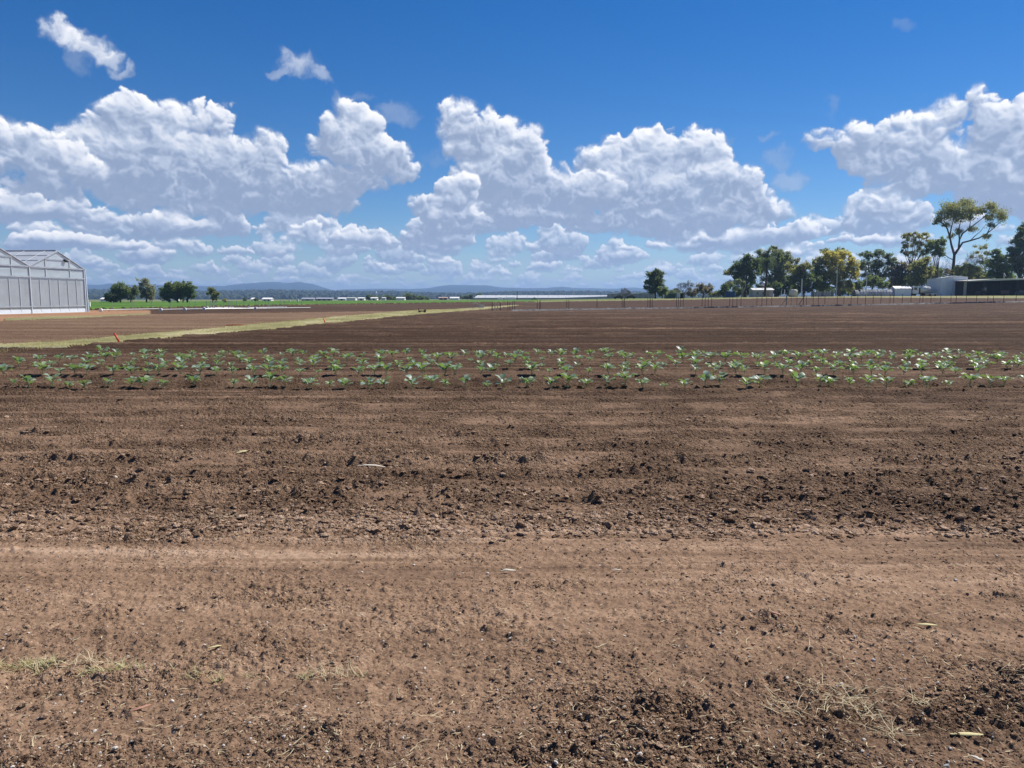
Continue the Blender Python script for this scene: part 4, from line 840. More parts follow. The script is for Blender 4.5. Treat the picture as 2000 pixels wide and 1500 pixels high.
MB().tube([(.30, -.1, 0), (.10, -.1, EV)], .09, 6).build('downpipe', plain('pale_blue_pipe', (.55, .68, .82), .4, .05), t)
MB().box((-SP * .37, -.18, EV + .85), (.5, .3, .18), 0, (.3, 'Y')).build('vent_motor', M_BLACK, t)

# ------------------------------------------------------------------ stakes, pipes and small things on the fields
def stake(label, px, top, base, r=.022, m=M_RUST, name='stake', cat='stake', group='steel stakes along the plastic strip', lean=0.0, Y=None):
    b = GT(px, base) if Y is None else on(px, Y); z = (P(px, top, b.y) - b).z
    o = MB().tube([(0, 0, -.15), (lean, 0, z)], [r, r * .9], 5).build(name, m); o.location = b; return tag(o, label, cat, group)
SL = 'thin dark steel stake between the ploughed field and plastic strip'
GRP = [([992, 996, 1001, 1005], 588, 606.3, 'in the first group right of the wooden posts'), ([1049, 1054, 1056], 587, 605.3, 'in the three stake group left of the net house pole'), ([1107, 1111], 585, 604.3, 'in the pair left of the single thick stake'), ([1166], 584, 603.5, 'standing alone and thicker than the rest'),
       ([1215, 1218, 1220], 582.5, 603, 'in the group below the small leafless shrub'), ([1265, 1269, 1271, 1274], 582, 602.4, 'in the group below the lone dark tree'), ([1321, 1325, 1329, 1334], 580.5, 601.7, 'in the group below the round leafless tree'), ([1371, 1377, 1383, 1390], 579.5, 600.5, 'in the group below the half bare tree'),
       ([1425, 1431, 1439, 1447], 579, 599.7, 'in the group below the blue container'), ([1478, 1488, 1497, 1507], 578.5, 598.8, 'in the group below the small white house'), ([1575, 1588, 1598, 1611], 577, 597.4, 'in the group below the grey fence panels'), ([1635, 1648, 1662, 1675], 576, 595.8, 'in the group below the utility pole'),
       ([1690, 1705, 1720, 1738], 575.4, 594.9, 'in the group below the plastic tunnel'), ([1745, 1762, 1779, 1796], 574.6, 593.7, 'in the group below the white garage and truck'), ([1802, 1818, 1837, 1857, 1867], 573.6, 592.4, 'in the group below the big grey shed'), ([1887, 1907, 1929, 1940, 1960, 1984], 572.8, 590.8, 'in the group below the open shed'), ([2006, 2030, 2054], 572, 588.5, 'just beyond the right edge of the open shed front')]
for pxs, tp, bs, where in GRP:
    for i, p in enumerate(pxs):
        j = (i % 4) * -.75
        stake(SL + ' ' + where if len((SL + ' ' + where).split()) <= 16 else 'thin dark stake ' + where, p, tp + random.uniform(-.6, .6), bs + j * .6, .055 if len(pxs) == 1 else .046, lean=random.gauss(0, .02))
for p, tp, bs, lb in [(961, 589, 607.3, 'leftmost wooden post of the four at the end of the plastic strip'), (967, 591, 607, 'second wooden post from the left at the strip end'), (972, 590, 606.6, 'third wooden post from the left at the strip end'), (977, 591, 606.2, 'rightmost wooden post of the four at the strip end')]:
    stake(lb, p, tp, bs, .065, M_WOOD if p in (967, 972) else M_RUST, 'wooden_post', 'post', 'wooden posts at the strip end', random.uniform(-.05, .05))
for p, tp, bs, lb in [(1536, 577, 596.8, 'pale timber strainer post below the cream tank'), (1569, 574, 597, 'pale timber strainer post left of the grey fence panels')]:
    b = GT(p, bs); z = (P(p, tp, b.y) - b).z; t = thing('strainer_post', lb, 'post', b, group='strainer posts'); MB().tube([(0, 0, -.2), (0, 0, z)], .11, 7).build('post', M_WOOD, t)
    MB().tube([(-.9 if p > 1550 else -1.0, .05, 0), (-.05, .05, z * .7)], .055, 5).build('brace', M_RUST if p > 1550 else M_WOOD, t)
for p, tp, bs, lb in [(1545, 577, 596.9, 'dark stake between the two timber strainer posts, left one'), (1556, 576.5, 597, 'dark stake between the two timber strainer posts, right one')]: stake(lb, p, tp, bs, .035)
# crumpled plastic along the stakes
mv, n0 = MB(), 0
pl = [GT(p, float(ip(FEN, p)) + 1.2) for p in range(1000, 2101, 20)]
top_ = []
for i in range(len(pl) - 1):
    for s in range(6): top_.append(pl[i].lerp(pl[i + 1], s / 6))
n = len(mv.v)
for q in top_:
    hgt = .06 + .07 * abs(random.gauss(0, 1)) ** 1.2; zz = float(terr(q.x, q.y)); sh = np.array([[q.x], [q.y]])
    for dy, z in ((-.7, -.05), (-.42, .16 + random.uniform(-.03, .08)), (0.05, hgt), (.45, .10 + random.uniform(0, .12)), (.8, -.05)): mv.v.append((q.x, q.y + dy + random.gauss(0, .05), zz + z + .02))
for i in range(len(top_) - 1):
    for j in range(4): mv.f.append((n + i * 5 + j, n + i * 5 + j + 1, n + (i + 1) * 5 + j + 1, n + (i + 1) * 5 + j))
o = mv.build('plastic_mulch', plain('grey_plastic_film', (.10, .10, .105), .8, .5, .9, 0, .25)); tag(o, 'long crumpled grey plastic film laid on the ground along the stakes', 'plastic film')
# red marker pipes
def pipe(label, p0, p1, r, m, name='marker_pipe', cat='marker', Y=None):
    b = GT(*p0); e = P(p1[0], p1[1], b.y) - b; o = MB().tube([(0, 0, -.02), tuple(e)], r, 8).build(name, m, None, True); o.location = b; return tag(o, label, cat)
M_RED = plain('faded_red_plastic', (.62, .055, .035), .5, .1); M_ORANGE = plain('orange_plastic', (.70, .14, .05), .5, .1)
pipe('red plastic pipe leaning at the near edge of the grass strip', (234, 669.5), (223.5, 651), .035, M_RED)
pipe('thin orange marker peg leaning in the grass strip farther off', (636, 632), (632, 622), .04, M_ORANGE, 'marker_peg')
b = GT(460, 636); o = MB().tube([(-.55, 0, .03), (.1, .05, .05), (.5, .1, .04)], .035, 6).build('marker_pipe', M_ORANGE); o.location = b; tag(o, 'short orange pipe lying flat on the far side of grass strip', 'marker')
b = GT(821, 611); t = thing('pump_trolley', 'small rusty pump trolley parked at the edge of the grass strip', 'pump', b); t.scale = (.5, .5, .5); MB().box((-.35, 0, .55), (.12, .5, 1.1)).build('upright', M_RUST, t); MB().box((.5, 0, .40), (1.5, .6, .22)).box((1.1, 0, .5), (.4, .5, .5)).build('body', M_RUST, t)
for k in (-.1, 1.0): MB().tube([(k, -.36, .22), (k, -.28, .22)], .22, 10).build('wheel', M_BLACK, t)
b = GT(935, 603.5); t = thing('valve_stand', 'pale irrigation valve stand farther along the grass strip', 'valve', b); MB().tube([(-1.0, 0, 0), (-1.0, 0, 1.0), (-.2, 0, 1.0), (-.2, 0, .7)], .07, 6).build('pipework', M_STEEL, t); MB().box((.4, 0, .5), (1.1, .5, .55)).build('housing', plain('pale_housing', (.55, .52, .46), .6), t)
# irrigation pipes with sprinkler risers
M_ALU = plain('dull_aluminium', (.36, .37, .37), .4, .12, 2, .3)
def irrig(label, a, c, n, hub=True):
    A_, C_ = GT(*a), GT(*c); t = thing('irrigation_pipe', label, 'irrigation pipe', A_, group='irrigation pipes in the dark field'); v = C_ - A_; h = Vector((0, 0, .22))
    MB().tube([h, h + v], .07, 6).build('pipe', M_ALU, t)
    for i in range(n):
        q = v * ((i + .5) / n); MB().tube([q + h, q + Vector((0, 0, 1.15)), q + Vector((.12, 0, 1.22))], [.03, .03, .05], 5).build('riser', M_ALU, t)
        MB().tube([q + Vector((-.5, .1, 0)), q + Vector((.1, 0, .5))], .025, 4).build('stay', M_ALU, t)
    if hub: MB().tube([(-.05, -.12, .20), (-.05, .12, .20)], .20, 10).build('end_wheel', M_WHITE, t)
for args in [('near pipe starting beside the greenhouse corner', (198, 608.8), (315, 606.3), 3), ('pipe with white end wheel behind the paddock clump', (315, 608.0), (420, 605.5), 3), ('pipe with white end wheel below the dense tree clump', (362, 607.2), (470, 604.4), 3), ('farther pipe of the close bundle below the lone pair', (405, 603.8), (456, 603.2), 4), ('middle pipe of the close bundle below the lone pair', (398, 604.8), (500, 604.2), 4), ('front pipe of the close bundle below the lone pair', (400, 606.5), (520, 604.8), 4),
             ('long pipe farther right with a raised joint', (486, 603.6), (560, 602.2), 3), ('last pipe on right ending beside the ploughed field', (500, 605.2), (606, 603.6), 3)]: irrig(args[0], args[1], args[2], args[3])
b = GT(174.5, 601.5); t = thing('water_marker', 'short white post beside the greenhouse corner', 'post', b); MB().tube([(0, 0, 0), (0, 0, .7)], .05, 6).build('post', M_WHITE, t); MB().box((0, 0, .65), (.35, .3, .75)).build('cap', M_WHITE, t)
for p, tp, bs, lb in [(525, 594, 601, 'slim pale riser post standing in the irrigated field, left one'), (535, 594.5, 601, 'slim pale riser post standing in the irrigated field, right one')]: stake(lb, p, tp, bs, .07, M_ALU, 'riser_post', 'post', None)
# litter in the foreground
def litter(label, px, py, L, w, m, rz, name, cat, curl=.25, twist=0.2):
    b = G(px, py); hz_, _ = soil(np.array([b.x], np.float32), np.array([b.y], np.float32)); mb = MB(); n = 8; k = b.y / 1500
    L *= k; w *= k * .62; top, bot = [], []
    for i in range(n + 1):
        f = i / n; x = (f - .5) * L; ww = w / 2 * math.sin(math.pi * min(max(f, .04), .96)) ** .6; z = .012 + .012 * random.random() * curl + curl * L * .10 * (1 - (2 * f - 1) ** 2); yo = .12 * L * math.sin(f * 3 + 1) * curl
        top += [(x, yo - ww, z), (x, yo + ww, z + ww * twist)]
    mb.v = top + [(a, b_, c - .0025) for a, b_, c in top]; N_ = 2 * (n + 1)
    for i in range(n):
        q = (2 * i, 2 * i + 2, 2 * i + 3, 2 * i + 1); mb.f += [q, tuple(N_ + j for j in q[::-1]), (2 * i, N_ + 2 * i, N_ + 2 * i + 2, 2 * i + 2), (2 * i + 1, 2 * i + 3, N_ + 2 * i + 3, N_ + 2 * i + 1)]
    o = mb.build(name, m, None, True); o.location = (b.x, b.y, float(hz_[0])); o.rotation_euler = (0, 0, rz); return tag(o, label, cat)
M_LY = leafy('dry_leaf_yellow', (.46, .41, .21), (.54, .48, .26), .15, .8); M_LP = leafy('dry_leaf_pink', (.34, .18, .12), (.42, .23, .16), .15, .8); M_LW = leafy('dry_leaf_pale', (.46, .42, .34), (.54, .50, .42), .15, .8)
litter('pale yellow dry leaf lying flat near the lower right corner', 1888, 1439, 66, 17, M_LY, -.03, 'dry_leaf', 'leaf', .08)
litter('pinkish brown curved leaf at lower left below the grass line', 277, 1391, 36, 13, M_LP, .75, 'dry_leaf', 'leaf', .12)
litter('white curled bark strip on the ploughed clods above centre left', 725, 911, 58, 13, M_LW, -.1, 'bark_strip', 'bark', .3)
litter('thin greenish stalk standing out of the clods at left', 474, 890, 26, 14, M_LY, 1.0, 'stalk', 'stalk', .5)
litter('whitish twisted leaf on the compacted soil near centre', 993, 1119, 30, 11, M_LW, .2, 'dry_leaf', 'leaf', .5, .3)
litter('small arched pale leaf right of the centre on compacted soil', 1205, 1118, 20, 7, M_LW, .2, 'dry_leaf', 'leaf', .5)
litter('long thin pale straw leaf on the right at mid foreground', 1810, 1225, 40, 12, M_LY, -.1, 'dry_leaf', 'leaf', .1)
litter('pale leaf lying left of the centre above the grass line', 420, 1269, 26, 9, M_LY, .6, 'dry_leaf', 'leaf', .2)
litter('curled brown leaf at right edge of the stony patch', 1515, 1210, 24, 9, M_LP, -.7, 'dry_leaf', 'leaf', .4)
litter('broken white leaf at the bottom right corner', 1908, 1487, 26, 12, M_LW, -.8, 'dry_leaf', 'leaf', .3)
def stone(label, px, py, r, m=None):
    b = G(px, py); k = b.y / 1500 * r; hz_, _ = soil(np.array([b.x], np.float32), np.array([b.y], np.float32)); V = IV * (1 + RNG.uniform(-.25, .25, (12, 1))) * np.array([1.1, 1, .8]) * k * .75
    V = V @ rot_rand(1)[0].T; o = np_mesh('stone', V, IF, m or plain('white_stone', (.46, .42, .37), .9, .2, 40)); o.location = (b.x, b.y, float(hz_[0]) + k * .1); return tag(o, label, 'stone', 'pale stones on the soil')
for a in [('white stone just under the dry grass line at left', 291, 1361, 5), ('chalky white stone beside the pinkish leaf', 340, 1434, 4.5), ('white stone at the bottom edge at left', 196, 1480, 5), ('pale stone on the coarse clods at left', 226, 934, 7), ('white pebble in the shade of clods at lower right', 1889, 1404, 5), ('small white pebble at the bottom right of the straw', 1780, 1484, 5), ('pale pebble on compacted soil left of centre', 632, 1224, 5), ('tan flat stone left of the centre pebble', 631, 1200, 7)]: stone(*a, m=plain('tan_stone', (.36, .24, .16), .85, .2, 30) if 'orange' in a[0] or 'tan' in a[0] else None)

# ------------------------------------------------------------------ farmyard on the right
def yard(name, label, cat, px, d, rz=0.0, group=None):
    return thing(name, label, cat, on(px, d), rz, group)
def gable_roof(hw, y0, y1, e, z):                 # ridge across the view, gable ends closed
    ym = (y0 + y1) / 2; m = MB(); m.poly([(-hw, y0, e), (hw, y0, e), (hw, ym, z), (-hw, ym, z)]).poly([(-hw, ym, z), (hw, ym, z), (hw, y1, e), (-hw, y1, e)])
    for s in (-1, 1): m.poly([(s * (hw - .25), y0, e), (s * (hw - .25), y1, e), (s * (hw - .25), ym, z - .03)][::s])
    return m.poly([(-hw, y0, e - .02), (-hw, y1, e - .02), (hw, y1, e - .02), (hw, y0, e - .02)])
def W(px, d): return px * d / 1500              # photo pixels to metres at a distance
# big grey shed
d = 232; t = yard('shed', 'big grey metal shed with double doors and pale low gable roof', 'shed', 1835, d); b0 = t.location
xm, xr = (P(p, 577, d).x - b0.x for p in (1836.5, 1888)); xl = P(1809, 577, d + 9.6).x - b0.x; he = (P(1809, 544, d) - b0).z; hp = (P(1862, 538.3, d) - b0).z; hr = (P(1888, 541, d) - b0).z; dep = 8.0
MB().poly([(xm, 0, -.3), (xr, 0, -.3), (xr, 0, hr), ((xm + xr) / 2, 0, hp), (xm, 0, he + .15)]).poly([(xr, 0, -.3), (xr, dep, -.3), (xr, dep, hr), (xr, 0, hr)]).poly([(xl, dep * 1.2, -.3), (xm, 0, -.3), (xm, 0, he + .15), (xl, dep * 1.2, he)]).build('wall', M_GREYWALL, t)
rf = MB().poly([(xm - .15, -.12, he + .19), ((xm + xr) / 2, -.12, hp + .06), ((xm + xr) / 2 + xl - xm, dep * 1.2, hp - .25), (xl - .15, dep * 1.2, he + .04)]).poly([((xm + xr) / 2, -.12, hp + .06), (xr + .12, -.12, hr + .05), (xr + .12, dep, hr + .05), ((xm + xr) / 2 + xl - xm, dep * 1.2, hp - .25)]); rf.build('roof', M_ROOFW, t)
dx0, dx1 = (P(p, 577, d).x - b0.x for p in (1845.5, 1874)); dz = (P(1860, 544.5, d) - b0).z
for s in (0, 1):
    a = dx0 + (dx1 - dx0) * .5 * s; w = (dx1 - dx0) / 2; dr = MB().box((a + w / 2, -.05, dz / 2 + .05), (w - .1, .06, dz - .1)).build('door', plain('pale_door', (.70, .73, .78), .5, .06), t)
    MB().box((a + w / 2, -.10, dz * .5), (w - .1, .04, .12)).box((a + .10, -.10, dz * .5), (.10, .04, dz - .2)).box((a + w - .10, -.10, dz * .5), (.10, .04, dz - .2)).build('rail', M_GREYWALL, dr)
MB().box(((xm + xr) / 2, -.06, dz + .25), (xr - xm - .1, .08, .14)).build('lintel', M_GREYWALL, t)
MB().tube([(xr + .2, .1, hr - .9), (xr + 2.6, .1, hr - .85)], .07, 5).build('gutter_arm', M_STEEL, t)
# boat trailer / tray beside the shed
t = yard('trailer', 'flat blue grey trailer parked in front of big shed side wall', 'trailer', 1818, 224); MB().box((0, 0, 1.15), (W(18, 224), 1.8, .35)).box((.2, 0, 1.75), (W(16, 224), 1.7, .12)).build('tray', plain('blue_grey_paint', (.13, .17, .22), .5), t); MB().box((0, 0, .65), (W(17, 224), 1.5, .3)).build('chassis', M_STEEL, t)
for k in (-.8, .8): MB().tube([(k, -.85, .35), (k, -.65, .35)], .35, 12).build('wheel', M_BLACK, t)
# truck
t = yard('truck', 'white tanker truck parked between white garage and big shed', 'truck', 1793, 234, 0.0)
MB().prism([(-2.3, .75), (-2.3, 1.5), (-2.15, 2.75), (-1.95, 2.95), (-.55, 2.95), (-.45, 2.8), (-.45, .75)], -1.1, 1.1).build('cab', M_WHITE, t)
MB().box((-1.45, -1.12, 2.25), (.95, .03, .75)).build('side_window', M_GLASS, t); MB().box((-2.28, 0, 2.2), (.04, 1.9, .8), 0, (.1, 'Y')).build('windscreen', M_GLASS, t)
MB().box((.9, 0, .72), (5.6, .9, .28)).box((-2.2, 0, .65), (.3, 2.1, .3)).build('chassis', M_BLACK, t)
MB().tube([(.1, 0, 1.95), (.25, 0, 1.95), (3.2, 0, 1.95), (3.35, 0, 1.95)], [.8, 1.05, 1.05, .8], 16).build('tank', plain('cream_tank', (.66, .65, .60), .45, .06), t, True)
MB().tube([(1.3, 0, 2.9), (1.3, 0, 3.25)], .28, 10).build('hatch', M_WHITE, t); MB().box((-.15, 0, 1.7), (.35, 1.9, 1.6)).build('headboard', M_BLACK, t)
for k in (-1.55, 1.6, 2.7):
    for s in (-1, 1): MB().tube([(k, s * 1.08, .5), (k, s * .80, .5)], .5, 14).build('wheel', M_BLACK, t)
for k in (-.7, .7): MB().box((-2.33, k, .95), (.05, .35, .2)).build('headlight', M_STEEL, t)
t = yard('water_tank', 'bright blue plastic tank top showing behind the truck', 'tank', 1806, 240); MB().tube([(0, 0, 0), (0, 0, 2.4), (0, 0, 2.75), (0, 0, 2.95)], [1.0, 1.0, .85, .3], 18).build('shell', plain('bright_blue_plastic', (.03, .28, .55), .4, .08), t, True); MB().tube([(0, 0, 2.9), (0, 0, 3.05)], .22, 10).build('lid', M_BLACK, t)
# white garage
d = 233; t = yard('garage', 'low white roofed garage left of the truck', 'garage', 1763, d); w = W(32, d); MB().box((0, 1.5, 1.15), (w, 3, 2.3)).build('wall', M_GREYWALL, t)
gable_roof(w / 2 + .1, -.15, 3.1, 2.34, 3.05).build('roof', M_ROOFW, t)
for s in (-1, 1): MB().box((s * w * .22 + .3, -.03, 1.05), (w * .38, .05, 2.0)).build('door', plain('pale_door', (.70, .73, .78), .5, .06), t)
# plastic tunnel
d = 232; t = yard('poly_tunnel', 'low plastic covered tunnel with sagging grey white cover', 'poly tunnel', 1714, d); w = W(62, d); hgt = (P(1714, 564.5, d) - t.location).z; cv = MB(); n = len(cv.v); nx, na = 22, 9
for i in range(nx + 1):
    for j in range(na + 1):
        a = math.pi * j / na; s_ = 1 - .10 * random.random(); cv.v.append((-w / 2 + w * i / nx + .25 * math.sin(a) * (i in (0,)) + (1.3 * (1 - math.sin(a)) * (-1 if i == 0 else 0)), 2.0 - 2.0 * math.cos(a), hgt * math.sin(a) * s_))
for i in range(nx):
    for j in range(na): cv.f.append(tuple(n + q for q in (i * (na + 1) + j, (i + 1) * (na + 1) + j, (i + 1) * (na + 1) + j + 1, i * (na + 1) + j + 1)))
cv.build('cover', plain('tunnel_plastic', (.30, .31, .33), .85, .35, .5, 0, .1), t)
rb = MB()
for i in range(0, 12): rb.tube([(-w / 2 + w * i / 11, 2 - 2.04 * math.cos(math.pi * j / 8), (hgt + .04) * math.sin(math.pi * j / 8)) for j in range(9)], .03, 4)
rb.build('hoops', M_STEEL, t); MB().tube([(-w / 2 + 1.0, 2, hgt + .42), (w / 2, 2, hgt + .5)], .05, 5).build('ridge_wire', M_RUST, t)
t = yard('poly_tunnel', 'short torn end of a plastic tunnel left of the lamp pole', 'poly tunnel', 1676, d); w = W(9, d); cv = MB(); n = 0
for i in range(4):
    for j in range(8): a = math.pi * j / 7; cv.v.append((-w / 2 + w * i / 3, 1.6 - 1.6 * math.cos(a), 2.1 * math.sin(a) * (1 - .3 * i / 3 * random.random())))
for i in range(3):
    for j in range(7): cv.f.append((i * 8 + j, (i + 1) * 8 + j, (i + 1) * 8 + j + 1, i * 8 + j + 1))
cv.build('cover', plain('tunnel_plastic', (.46, .47, .50)), t); MB().tube([(-w / 2, 1.6 - 1.63 * math.cos(math.pi * j / 8), 2.14 * math.sin(math.pi * j / 8)) for j in range(9)], .04, 4).build('hoops', M_STEEL, t)
# open machinery shed
d = 226; t = yard('open_shed', 'long dark open fronted shed with pale skillion roof', 'shed', 1940, d); b0 = t.location; xa, xb = (P(p, 577, d).x - b0.x for p in (1887, 2085)); za = (P(1887, 548.5, d) - b0).z; zb = za + .9; D_ = 10
MB().poly([(xa - .3, -.4, za), (0, -.4, za + .55), (xb, -.4, zb), (xb, D_, zb + .2), (0, D_, za + .75), (xa - .3, D_, za + .2)]).poly([(xa - .3, -.4, za - .2), (xb, -.4, zb - .2), (xb, -.4, zb), (0, -.4, za + .55), (xa - .3, -.4, za)][::-1]).build('roof', plain('cream_roof_edge', (.60, .58, .50), .5, .06), t)
MB().poly([(xa, D_ - .2, -.3), (xb, D_ - .2, -.3), (xb, D_ - .2, zb), (xa, D_ - .2, za)]).poly([(xb, 0, -.3), (xb, D_, -.3), (xb, D_, zb), (xb, 0, zb)]).build('wall', plain('dark_cladding', (.035, .028, .028), .8, .3), t)
MB().poly([(xa, 1.5, -.3), (xa, D_, -.3), (xa, D_, za), (xa, 1.5, za)]).build('side_wall', plain('dark_cladding', (.035, .028, .028)), t)
for i in range(7): MB().box((xa + .1 + (xb - xa - .2) * i / 6, 0, za / 2 + .1), (.18, .18, za + .25 + .9 * i / 6 - .15)).build('post', M_RUST, t)
t = yard('tractor', 'dark tractor parked at the left end inside the open shed', 'tractor', 1912, 229); MB().box((0, 0, 1.0), (1.8, .9, .8)).build('bonnet', plain('dark_machine', (.05, .03, .03), .5), t); MB().box((1.2, 0, 1.7), (1.2, 1.3, 1.6)).build('cab', M_GLASS, t); MB().box((1.2, 0, 2.55), (1.4, 1.5, .15)).build('cab_roof', plain('dark_machine', (.05, .03, .03)), t)
for x_, r_w in ((-.6, .45), (1.3, .75)):
    for s in (-1, 1): MB().tube([(x_, s * .85, r_w), (x_, s * .55, r_w)], r_w, 14).build('wheel', M_BLACK, t)
t = yard('feed_bin', 'reddish brown wheeled bin standing inside the open shed', 'bin', 1960, 229); MB().box((0, 0, 1.05), (2.4, 1.2, 1.1)).box((0, -.62, 1.55), (2.5, .08, .16)).build('body', plain('dusty_red', (.16, .08, .07), .7), t)
for k in (-.9, .9): MB().tube([(k, -.5, .28), (k, -.4, .28)], .28, 10).build('wheel', M_BLACK, t)
t = yard('vehicle', 'dark parked car deep in the open shed at right edge', 'car', 1990, 230); MB().prism([(-1.9, .4), (-1.9, .95), (-1.1, 1.05), (-.6, 1.55), (.9, 1.6), (1.5, 1.05), (1.9, .95), (1.9, .4)], -.8, .8).build('body', plain('dark_blue_paint', (.05, .07, .10), .4), t); MB().prism([(-.85, 1.08), (-.5, 1.48), (.8, 1.52), (1.2, 1.08)], -.82, -.80).build('side_window', M_GLASS, t)
for k in (-1.2, 1.2): MB().tube([(k, -.82, .33), (k, -.65, .33)], .33, 12).build('wheel', M_BLACK, t)
b = yard('antenna', 'small white antenna mast over the open shed roof', 'antenna', 1958, 236); zt_ = (P(1958, 533, 236) - b.location).z; MB().tube([(0, 0, 0), (0, 0, zt_), (.5, 0, zt_ - 1.0)], .06, 5).build('mast', M_WHITE, b)
# poles
def pole(label, px, top, d, r, m, arm=0.0, lamp=False, name='utility_pole', cat='pole'):
    t = yard(name, label, cat, px, d); z = (P(px, top, d) - t.location).z; MB().tube([(0, 0, -.3), (0, 0, z)], [r, r * .75], 8).build('mast', m, t)
    if arm: MB().box((arm * .4, 0, z - .15), (abs(arm), .10, .10)).build('crossarm', m, t); MB().box((-.3, 0, z - 2.2), (.5, .4, .7)).build('transformer', M_STEEL, t)
    if lamp: MB().tube([(0, 0, z - .1), (0, 0, z + .35), (0, 0, z + .5)], [.16, .26, .1], 10).build('lamp_head', M_WHITE, t)
    return t
M_POLE = plain('pale_green_pole', (.36, .42, .40), .6, .12)
pole('tall pale utility pole with crossarm in front of yellow tree', 1633, 516, 230, .17, M_POLE, 3.2); pole('white topped lamp pole in front of blue green tree', 1691, 531, 230, .15, M_STEEL, 0, True, 'lamp_pole', 'lamp pole')
pole('grey pole right of the cream tank', 1565, 544, 232, .2, M_STEEL); pole('dark pole rising in front of the long net house', 1010, 569, 560, .28, M_BLACK, 2.0)
pole('slim white standpipe left of the cream tank, left one', 1525.5, 567, 233, .10, M_WHITE, name='standpipe'); pole('white curved standpipe left of the cream tank, right one', 1532, 565.5, 233, .14, M_WHITE, name='standpipe')
pole('thin grey pole behind the blue grey sheds in paddock', 579, 574, 500, .18, M_STEEL); pole('short dark pole left of the roofed sheds', 602, 579, 640, .2, M_RUST)
# cream tank, house, tank stand, containers
d = 235; t = yard('storage_tank', 'cream round tank beside the grey pole', 'tank', 1549, d); MB().tube([(0, 0, 0), (0, 0, 2.1), (0, 0, 2.3)], [1.25, 1.25, .9], 20).build('shell', plain('cream_plastic', (.62, .58, .46), .5, .06), t, True); MB().tube([(-.6, 0, 2.2), (-.6, 0, 2.45)], .25, 10).build('lid', M_WHITE, t)
d = 238; t = yard('house', 'small white cottage with pale metal roof behind the palm', 'house', 1490, d); w = W(39, d)
MB().box((0, 2, 1.05), (w, 4, 2.3)).build('wall', plain('pinkish_wall', (.50, .46, .43), .8, .12, 1), t); gable_roof(w / 2 + .3, -.4, 4.4, 2.22, 2.85).build('roof', M_ROOFW, t)
for f in (-.28, .02): wn = MB().box((w * f, -.03, 1.2), (.9, .06, .9)).build('window', M_WHITE, t); MB().box((w * f, -.07, 1.2), (.75, .03, .75)).build('pane', M_GLASS, wn)
MB().box((w * .25, -.03, .95), (.85, .06, 1.9)).build('door', M_WOOD, t)
for f in (-.3, .05, .3): MB().tube([(w * f, 1, 2.7), (w * f, 1, 3.05)], .14, 8).build('roof_vent', M_WHITE, t)
d = 246; t = yard('water_tank', 'round silver water tank on stand over cottage roof', 'tank', 1489, d); z0, z1 = ((P(1489, q, d) - t.location).z for q in (560, 551)); MB().tube([(0, 0, z0), (0, 0, z1), (0, 0, z1 + .12)], [.68, .68, .2], 18).build('shell', M_STEEL, t, True)
for sx_ in (-.5, .5):
    for sy_ in (-.5, .5): MB().box((sx_, sy_, z0 / 2), (.12, .12, z0)).build('leg', M_RUST, t)
MB().box((0, 0, z0 - .08), (1.5, 1.5, .14)).build('platform', M_RUST, t)
d = 236; t = yard('shipping_container', 'blue shipping container among the trees', 'container', 1426, d); w = W(18, d); mb = MB().box((0, 1.2, .95), (w, 2.4, 1.9))
for i in range(12): mb.box((-w / 2 + .12 + i * (w - .24) / 11, -.03, .95), (.10, .06, 1.75))
mb.build('body', plain('container_blue', (.02, .07, .22), .5, .15), t); MB().box((0, -.05, 1.87), (w + .04, .1, .12)).build('top_rail', plain('container_blue', (.02, .07, .22)), t)
t = yard('shed', 'small teal green shed right of the lone dark tree', 'shed', 1310, 242); w = W(18, 242); MB().box((0, 1.5, .8), (w, 3, 1.6)).build('wall', plain('teal_wall', (.05, .10, .09), .6), t); MB().prism([(-w / 2 - .2, 1.6), (-w / 2 - .1, 1.75), (w / 2 + .1, 1.85), (w / 2 + .2, 1.7)], -.3, 3.2).build('roof', plain('teal_roof', (.24, .36, .34), .5), t)
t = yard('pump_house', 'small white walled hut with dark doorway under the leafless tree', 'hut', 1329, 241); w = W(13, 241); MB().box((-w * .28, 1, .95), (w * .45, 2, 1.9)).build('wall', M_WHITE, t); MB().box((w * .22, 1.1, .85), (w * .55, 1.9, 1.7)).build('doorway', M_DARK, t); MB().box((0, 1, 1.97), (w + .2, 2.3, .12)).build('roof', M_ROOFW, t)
d = 236; t = yard('fence_panel', 'grey sheet fence panels below the yellow tree', 'fence', 1606, d); w = W(44, d)
for i in range(7): MB().box((-w / 2 + w * (i + .5) / 7, 0, .8 - .05 * (i % 2)), (w / 7 - .08, .06, 1.6)).build('panel', plain('fence_grey' if i % 3 else 'fence_slate', (.24, .25, .27) if i % 3 else (.12, .14, .16), .6), t)
for i in range(8): MB().box((-w / 2 + w * i / 7, .06, .85), (.09, .09, 1.7)).build('post', M_STEEL, t)
t = yard('rail_fence', 'low dark rail fence left of the cottage', 'fence', 1395, 242)
for i in range(9): MB().box((-5 + i * 1.25, 0, .5), (.1, .1, 1.1)).build('post', M_WOOD, t)
MB().box((0, -.06, .75), (10.2, .05, .12)).box((0, -.06, .4), (10.2, .05, .12)).build('rail', M_WOOD, t)

